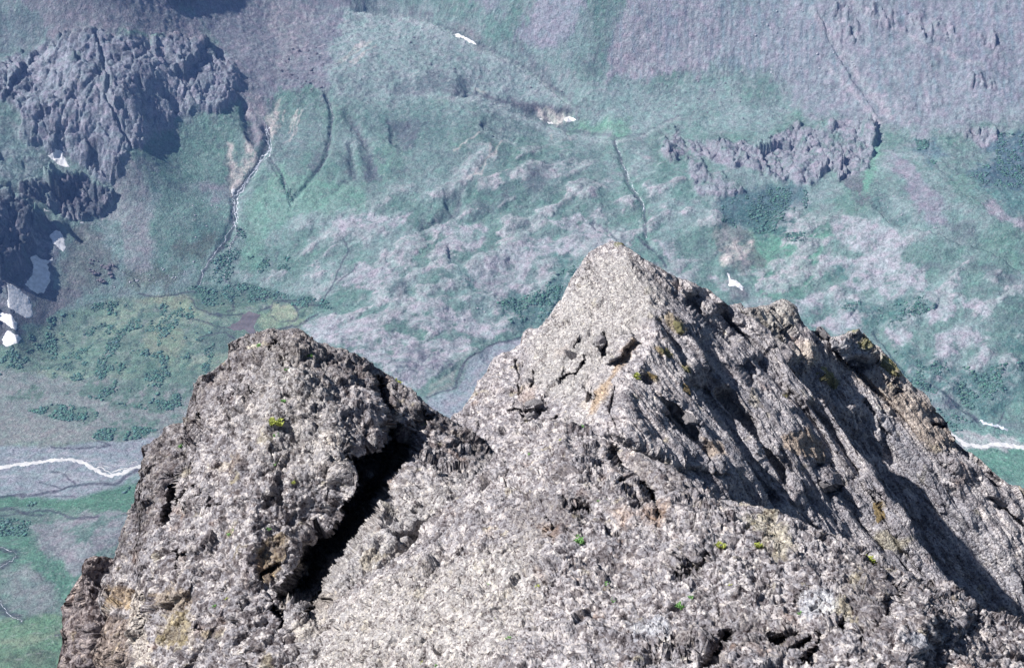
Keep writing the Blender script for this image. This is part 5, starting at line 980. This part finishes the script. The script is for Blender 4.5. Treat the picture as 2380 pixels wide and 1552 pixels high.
# ------------------------------------------------------------------ willow and alder thickets: one mass nobody could count
m_shrub = ground_mat('shrub_leaves', .35, 1.4, .65, 1.35, .9, 1.2, .5)
shr_areas = [((0, 500), [(60, 900), (300, 720), (600, 620), (900, 590), (1200, 620), (1250, 760), (1500, 880), (1400, 960), (1250, 1130), (900, 1110), (460, 1110), (200, 1060), (-60, 1080)], 1800, .10),
    ((0, 500), [(180, 1300), (330, 1260), (500, 1260), (640, 1320), (560, 1370), (380, 1360)], 300, .0), ((0, 500), [(560, 1470), (640, 1410), (900, 1400), (1000, 1420), (860, 1480), (680, 1490)], 320, .0), ((0, 500), [(400, 1190), (540, 1100), (900, 1130), (1240, 1130), (1160, 1300), (900, 1290)], 500, .1),
    ((0, 500), [(1180, 520), (1500, 480), (1800, 560), (2060, 600), (2100, 660), (1900, 640), (1640, 610), (1300, 640)], 620, .0), ((0, 500), [(1440, 500), (1260, 500), (1300, 400), (1420, 260), (1500, 130), (1560, 200), (1480, 400)], 220, .0),
    ((0, 500), [(1560, 330), (1700, 290), (1860, 340), (1840, 420), (1650, 440)], 140, .1),
    ((1600, 0), [(420, 1290), (560, 1210), (740, 1180), (970, 1200), (960, 1310), (820, 1350), (790, 1470), (600, 1480), (420, 1400)], 560, .0), ((1600, 500), [(820, 180), (940, 170), (950, 230), (820, 230)], 60, 0),
    ((1600, 0), [(2160, 840), (2400, 850), (2400, 1200), (2080, 1170), (1960, 1110), (2150, 1000)], 520, .0), ((1600, 0), [(1640, 880), (1780, 880), (1830, 980), (1760, 1040), (1660, 960)], 160, .0),
    ((800, 500), [(1060, 640), (1120, 570), (1200, 600), (1330, 540), (1500, 400), (1590, 380), (1460, 600), (1370, 740), (1150, 750)], 520, .0), ((1600, 500), [(1500, 920), (1760, 980), (2040, 1040), (2400, 960), (2400, 1180), (2100, 1320), (1900, 1260), (1600, 1120)], 620, .05),
    ((1600, 500), [(1400, 660), (1740, 560), (1780, 650), (1500, 760)], 160, .0), ((1600, 500), [(1600, 1150), (1900, 1300), (2060, 1420), (1880, 1430), (1760, 1260)], 200, 0), ((1600, 500), [(960, 700), (1300, 600), (1460, 720), (1360, 780), (1240, 660), (1100, 660)], 140, 0), ((0, 0), [(1740, 1080), (1770, 1090), (1870, 1240), (1850, 1300), (1780, 1180)], 50, 0),
    ((0, 1030), [(0, 600), (200, 620), (160, 720), (-60, 720)], 200, .0), ((0, 1030), [(0, 490), (430, 510), (830, 400), (800, 520), (560, 590), (330, 540), (60, 540)], 260, .3), ((800, 0), [(960, 300), (1250, 430), (1450, 590), (1560, 700), (1520, 690), (1300, 480)], 60, .2)]
ico = bmesh.new(); bmesh.ops.create_icosphere(ico, subdivisions=1, radius=1); iv = np.array([x.co[:] for x in ico.verts]); ifc = np.array([[x.index for x in f.verts] for f in ico.faces]); ico.free()
nr_ = np.random.default_rng(5); VV, FF, CC, off = [], [], [], 0
for org, pts, cnt, thr in shr_areas:
    pz = Z(org[0], org[1], pts); bb = bbox(pz, 0); n_ = int(cnt*12); a = nr_.uniform(bb[0], bb[2], n_); b = nr_.uniform(bb[1], bb[3], n_)
    k = inside(pz, a, b); a, b = a[k], b[k]; Ph = hit(a, b)
    m = fbm(Ph[:, :2]*np.array([1, .6])/22., 3, 61, .6) > thr-.02; Ph = Ph[m][:int(cnt*2.4)]
    if not len(Ph): continue
    r = nr_.uniform(.5, 1.1, len(Ph))*(1+.9*(nr_.random(len(Ph)) > .85)); jit = 1+nr_.uniform(-.35, .35, (len(Ph), len(iv), 1))
    v_ = iv[None]*jit*r[:, None, None]*np.array([1.35, 1.1, .75]); v_ = v_+Ph[:, None, :]+np.array([0, 0, .25])*r[:, None, None]
    VV.append(v_.reshape(-1, 3)); FF.append((ifc[None]+np.arange(len(Ph))[:, None, None]*len(iv)).reshape(-1, 3)+off); off += len(Ph)*len(iv)
    cc = (np.array(T(108, 148, 146))[None]*nr_.uniform(.6, 1.5, (len(Ph), 1))*nr_.uniform(.88, 1.14, (len(Ph), 3))); CC.append(np.repeat(cc, len(iv), 0))
thk = make_mesh('shrub_cover', np.concatenate(VV), np.concatenate(FF), m_shrub, np.concatenate(CC)); tag(thk, kind='stuff')
print('boulders', nb, 'shrub clumps', off//len(iv))

# ================================================================== LOOSE THINGS ON THE FOREGROUND ROCK
def on_rock(info, u, v):
    U, V, Pw, N = info; uu, vv, _ = project(Pw); k = np.argmin((uu-u)**2+(vv-v)**2); return Vector(Pw.reshape(-1, 3)[k]), Vector(N.reshape(-1, 3)[k])
m_leaf = plain_mat('tuft_leaves', (.15, .30, .10), .7, 30, .6, 1.5, .2, .01); m_leafy = plain_mat('yellowing_tuft', (.36, .40, .10), .7, 30, .6, 1.5, .2, .01)
m_dry = plain_mat('dry_moss', (.17, .13, .07), .95, 8, .55, 1.5, .8, .05); m_mossg = plain_mat('green_moss', (.15, .14, .075), .95, 8, .6, 1.45, .8, .05)
def tuft(info, u, v, px, mat, lab, grp=None, seed=0, n=90):
    p, nrm = on_rock(info, u, v); d = (p-Vector((0, 0, CAMZ))).length; r = px*1.35/FPX*d; rr_ = random.Random(seed); V_, F_ = [], []
    upv = (nrm*.6+Vector((0, 0, 1))*.4).normalized(); sx_ = upv.orthogonal().normalized(); sy_ = upv.cross(sx_)
    centres = [(rr_.gauss(0, .42), rr_.gauss(0, .42)) for _ in range(7)]
    for i in range(n):
        cx_, cy_ = rr_.choice(centres); a = rr_.uniform(0, 6.28); b = p+(sx_*(cx_+rr_.gauss(0, .14))+sy_*(cy_+rr_.gauss(0, .14)))*r-upv*r*.15
        out = (sx_*math.cos(a)+sy_*math.sin(a)); L_ = r*rr_.uniform(.3, .65); w = L_*.2; side = out.cross(upv)*w; tip = b+out*L_*rr_.uniform(.3, .9)+upv*L_*rr_.uniform(.5, 1); mid = b.lerp(tip, .55)+upv*L_*.15
        k = len(V_); V_ += [b-side*.4, b+side*.4, mid+side, tip, mid-side]; F_.append((k, k+1, k+2, k+4)); F_.append((k+4, k+2, k+3, k+3))
    V_ = np.array([v_[:] for v_ in V_])
    me = bpy.data.meshes.new('leaf_tuft'); me.from_pydata([tuple(x) for x in V_], [], [f if f[2] != f[3] else f[:3] for f in F_]); me.materials.append(mat); o = bpy.data.objects.new('leaf_tuft', me); C.objects.link(o)
    tag(o, lab, 'plant', grp)
tf = [(H_info, Z(800, 1030, [(1735, 505)])[0], 9, m_leaf, 'bright green leafy tuft just below the ridge line of the pebbly hump'),
      (H_info, Z(800, 1030, [(1590, 745)])[0], 13, m_leaf, 'largest bright green tuft in the middle of the pebbly hump'), (H_info, Z(800, 1030, [(2235, 1155)])[0], 12, m_leaf, 'green tuft low on the hump near the bottom edge'),
      (H_info, Z(1600, 1030, [(1352, 870)])[0], 12, m_leafy, 'yellow-green tuft on the hump rim beside the long black shadow'), (H_info, Z(1600, 1030, [(640, 780)])[0], 11, m_leafy, 'loose yellow-green tuft on the upper right of the hump'),
      (H_info, Z(1600, 1030, [(395, 775)])[0], 11, m_leafy, 'pale greyish green tuft left of the loose yellow-green one'), (L_info, Z(0, 500, [(1745, 1370)])[0], 12, m_leafy, 'cluster of light green leaves in the middle of the cleft pinnacle'),
      (L_info, Z(0, 500, [(1960, 952)])[0], 7, m_leaf, 'small green tuft just under the dark crest of the cleft pinnacle'), (L_info, Z(0, 500, [(1645, 893)])[0], 7, m_leaf, 'faint green tuft beside the pale stone at the pinnacle top'),
      (L_info, Z(0, 1030, [(1140, 148)])[0], 6, m_leaf, 'green tuft near the left outline of the cleft pinnacle'), (L_info, Z(800, 500, [(455, 1098)])[0], 6, m_leafy, 'moss tuft on the crest right of the black notch'), (P_info, Z(800, 500, [(1950, 1080)])[0], 8, m_leafy, 'pale green tuft among the mossy ledges of the pyramid peak'),
      (P_info, Z(800, 500, [(1610, 1412)])[0], 6, m_leaf, 'green tuft at the foot of the pyramid peak above the hump')]
for k, (inf, (u_, v_), px_, mt, lab) in enumerate(tf): tuft(inf, u_, v_, px_, mt, lab, 'green tufts growing on the rock', k, int(120+px_*14))
small = [(H_info, 800, 1030, q) for q in [(1460, 122), (1265, 208), (1762, 1020), (1328, 1035), (1142, 1368), (1745, 398), (580, 1522), (1800, 1130), (1020, 1030), (1060, 1240), (690, 1530)]]+[(H_info, 1600, 1030, q) for q in [(225, 1105), (470, 1030), (910, 1210)]]
small += [(L_info, 0, 1030, q) for q in [(1735, 85), (1850, 375), (1700, 670), (1455, 705), (1430, 1110), (1350, 1162), (1740, 250), (2230, 1060)]]+[(L_info, 0, 500, q) for q in [(1815, 1040), (1790, 1240)]]+[(L_info, 800, 500, q) for q in [(610, 1385)]]
for k, (inf, x0, y0, q) in enumerate(small):
    u_, v_ = Z(x0, y0, [q])[0]; hump = inf is H_info
    tuft(inf, u_, v_, 4.6+(k % 3), m_leaf if k % 3 else m_leafy, 'tiny green leaf tuft dotted over the pebbly hump' if hump else 'tiny green leaf tuft dotted over the cleft pinnacle', 'tiny tufts on the hump' if hump else 'tiny tufts on the pinnacle', 100+k, 80)
def rock_patch(name, info, pts, mat, lab, cat, thick, seed, grp=None):
    """a shaggy cushion lying on the rock inside the measured outline"""
    U, V, Pw, N = info; uu, vv, dd = project(Pw); bb = bbox(pts, 3); m = (uu > bb[0]) & (uu < bb[2]) & (vv > bb[1]) & (vv < bb[3])
    q = np.stack([uu/9., vv/9.], -1); f = sd_poly(pts); d = np.full(uu.shape, -9.); d[m] = f(uu[m]+fbm(q[m], 3, seed)*9, vv[m]+fbm(q[m], 3, seed+5)*9)
    keep = d > -.8; idx = -np.ones(uu.shape, int); idx[keep] = np.arange(keep.sum()); Pk = Pw[keep]; dk = d[keep]
    t = thick*(1-np.exp(-np.maximum(dk, 0)/5))*(.6+.8*np.abs(fbm(Pk/(thick*1.2), 3, seed+8))*2)
    Pk = Pk+N[keep]*np.where(dk < .6, -thick*.3, t)[:, None]+np.array([0, 0, 1])*(np.where(dk > .6, t, 0)*.5)[:, None]
    i = idx; q4 = np.stack([i[:-1, :-1], i[:-1, 1:], i[1:, 1:], i[1:, :-1]], -1).reshape(-1, 4); q4 = q4[(q4 >= 0).all(1)]
    if len(q4) < 6: return
    used = np.unique(q4); mp = -np.ones(len(Pk), int); mp[used] = np.arange(len(used)); o = make_mesh(name, Pk[used], mp[q4], mat); tag(o, lab, cat, grp)
mp_ = [(P_info, 1600, 500, [(100, 715), (160, 740), (190, 810), (150, 830), (120, 790)], m_mossg, 'olive moss cushion near the top of the ribbed flank', .10), (P_info, 1600, 500, [(15, 905), (70, 900), (115, 945), (90, 970), (30, 930)], m_mossg, 'green-brown moss cushion on the ledge below the pale face', .10),
       (P_info, 1600, 500, [(155, 1015), (210, 1020), (235, 1075), (200, 1070)], m_mossg, 'small round moss cushion between two shadowed ribs', .10), (P_info, 1600, 500, [(172, 1120), (215, 1145), (225, 1205), (180, 1190)], m_dry, 'brown dead moss cushion above the boulders of the flank', .10),
       (P_info, 1600, 500, [(800, 1192), (850, 1200), (838, 1222), (805, 1215)], m_mossg, 'small mossy knob halfway down the ribbed flank', .10), (P_info, 800, 500, [(1838, 232), (1885, 238), (1900, 262), (1850, 250)], m_mossg, 'yellow-green moss on the very top of the pyramid peak', .08), (P_info, 800, 500, [(2000, 1045), (2080, 1075), (2100, 1110), (2030, 1095)], m_dry, 'flat brown moss mat beside the pale green tuft', .08),
       (S_info, 1600, 500, [(1005, 1045), (1100, 1065), (1165, 1130), (1135, 1170), (1050, 1125)], m_mossg, 'broad yellow moss slope above the long black shadow', .14), (S_info, 1600, 500, [(1390, 965), (1480, 1005), (1560, 1085), (1540, 1110), (1480, 1075), (1400, 1010)], m_mossg, 'yellow moss strip under the outline of the farthest spur', .14),
       (S_info, 1600, 500, [(1265, 860), (1320, 872), (1370, 925), (1330, 915), (1280, 890)], m_mossg, 'narrow yellow moss ledge above the grey slab', .12), (S_info, 1600, 500, [(1250, 800), (1290, 822), (1330, 860), (1300, 850)], m_mossg, 'mossy edge at the corner of the farthest spur', .12), (P_info, 1600, 1030, [(1365, 505), (1440, 500), (1460, 610), (1400, 640)], m_dry, 'brown moss band beside the lower end of the black shadow', .08)]
for k, (inf, x0, y0, pts, mt, lab, th) in enumerate(mp_): rock_patch('moss_cushion', inf, Z(x0, y0, pts), mt, lab, 'moss', th, 400+k*3, 'moss cushions on the high rocks')
# loose blocks
def block(info, x0, y0, q, sx_, sy_, rot, mat, lab, seed, unit, lift=.2):
    u_, v_ = Z(x0, y0, [q])[0]; p, nrm = on_rock(info, u_, v_); d = (p-Vector((0, 0, CAMZ))).length; k = .3866*.952/FPX*d
    o = lump('loose_block', 1, seed, 4, 1, .12, mat, 9); C.objects.link(o); o.scale = (sx_*k, sy_*k, min(sx_, sy_)*k*.8); o.rotation_euler = (R(60), R(rot), 0); o.location = p+nrm*min(sx_, sy_)*k*lift; tag(o, lab, 'rock')
m_blk = rock_mat('block_stone', .07)
for m_ in (m_blk,):
    nt = m_.node_tree
    for nd in list(nt.nodes):
        if nd.type == 'ATTRIBUTE':
            rgb = nt.nodes.new('ShaderNodeRGB'); rgb.outputs[0].default_value = (.30, .29, .30, 1)
            for l in list(nt.links):
                if l.from_node == nd: nt.links.new(rgb.outputs[0], l.to_socket)
for a in ((P_info, 800, 500, (1288, 1258), 72, 36, -8, m_blk, 'brownish oblong block lodged at the foot of the pale face', 61, .07), (P_info, 800, 500, (1278, 1335), 38, 24, 12, m_blk, 'small bluish block below the oblong one', 62, .07),
          (P_info, 800, 500, (1552, 960), 90, 30, 52, m_blk, 'long dark slab leaning up across the pale face', 63, .07), (P_info, 800, 500, (1712, 865), 44, 40, -20, m_blk, 'dark angular slab on the right of the pale face', 64, .07),
          (P_info, 1600, 1030, (1078, 385), 46, 26, 10, m_blk, 'blocky boulder casting a square shadow low on the ribbed flank', 65, .07), (P_info, 1600, 500, (130, 1270), 46, 60, 10, m_blk, 'rounded grey boulder in a dark hollow at the flank foot', 66, .07), (P_info, 1600, 500, (225, 1350), 62, 60, -30, m_blk, 'brown rounded boulder below the grey boulder hollow', 67, .07),
          (S_info, 1600, 500, (1490, 1165), 28, 20, 0, m_blk, 'pale rounded boulder on the gravel of the farthest spur', 68, .1), (S_info, 1600, 500, (1752, 1300), 16, 13, 20, m_blk, 'small whitish stone near the outline of the farthest spur', 69, .1), (S_info, 1600, 500, (1225, 832), 34, 18, -30, m_blk, 'flat tilted flake on the corner of the farthest spur', 70, .1),
          (S_info, 1600, 500, (1060, 815), 40, 36, 30, m_blk, 'reddish cracked boulder in the notch of the farthest spur', 71, .1)): block(*a)
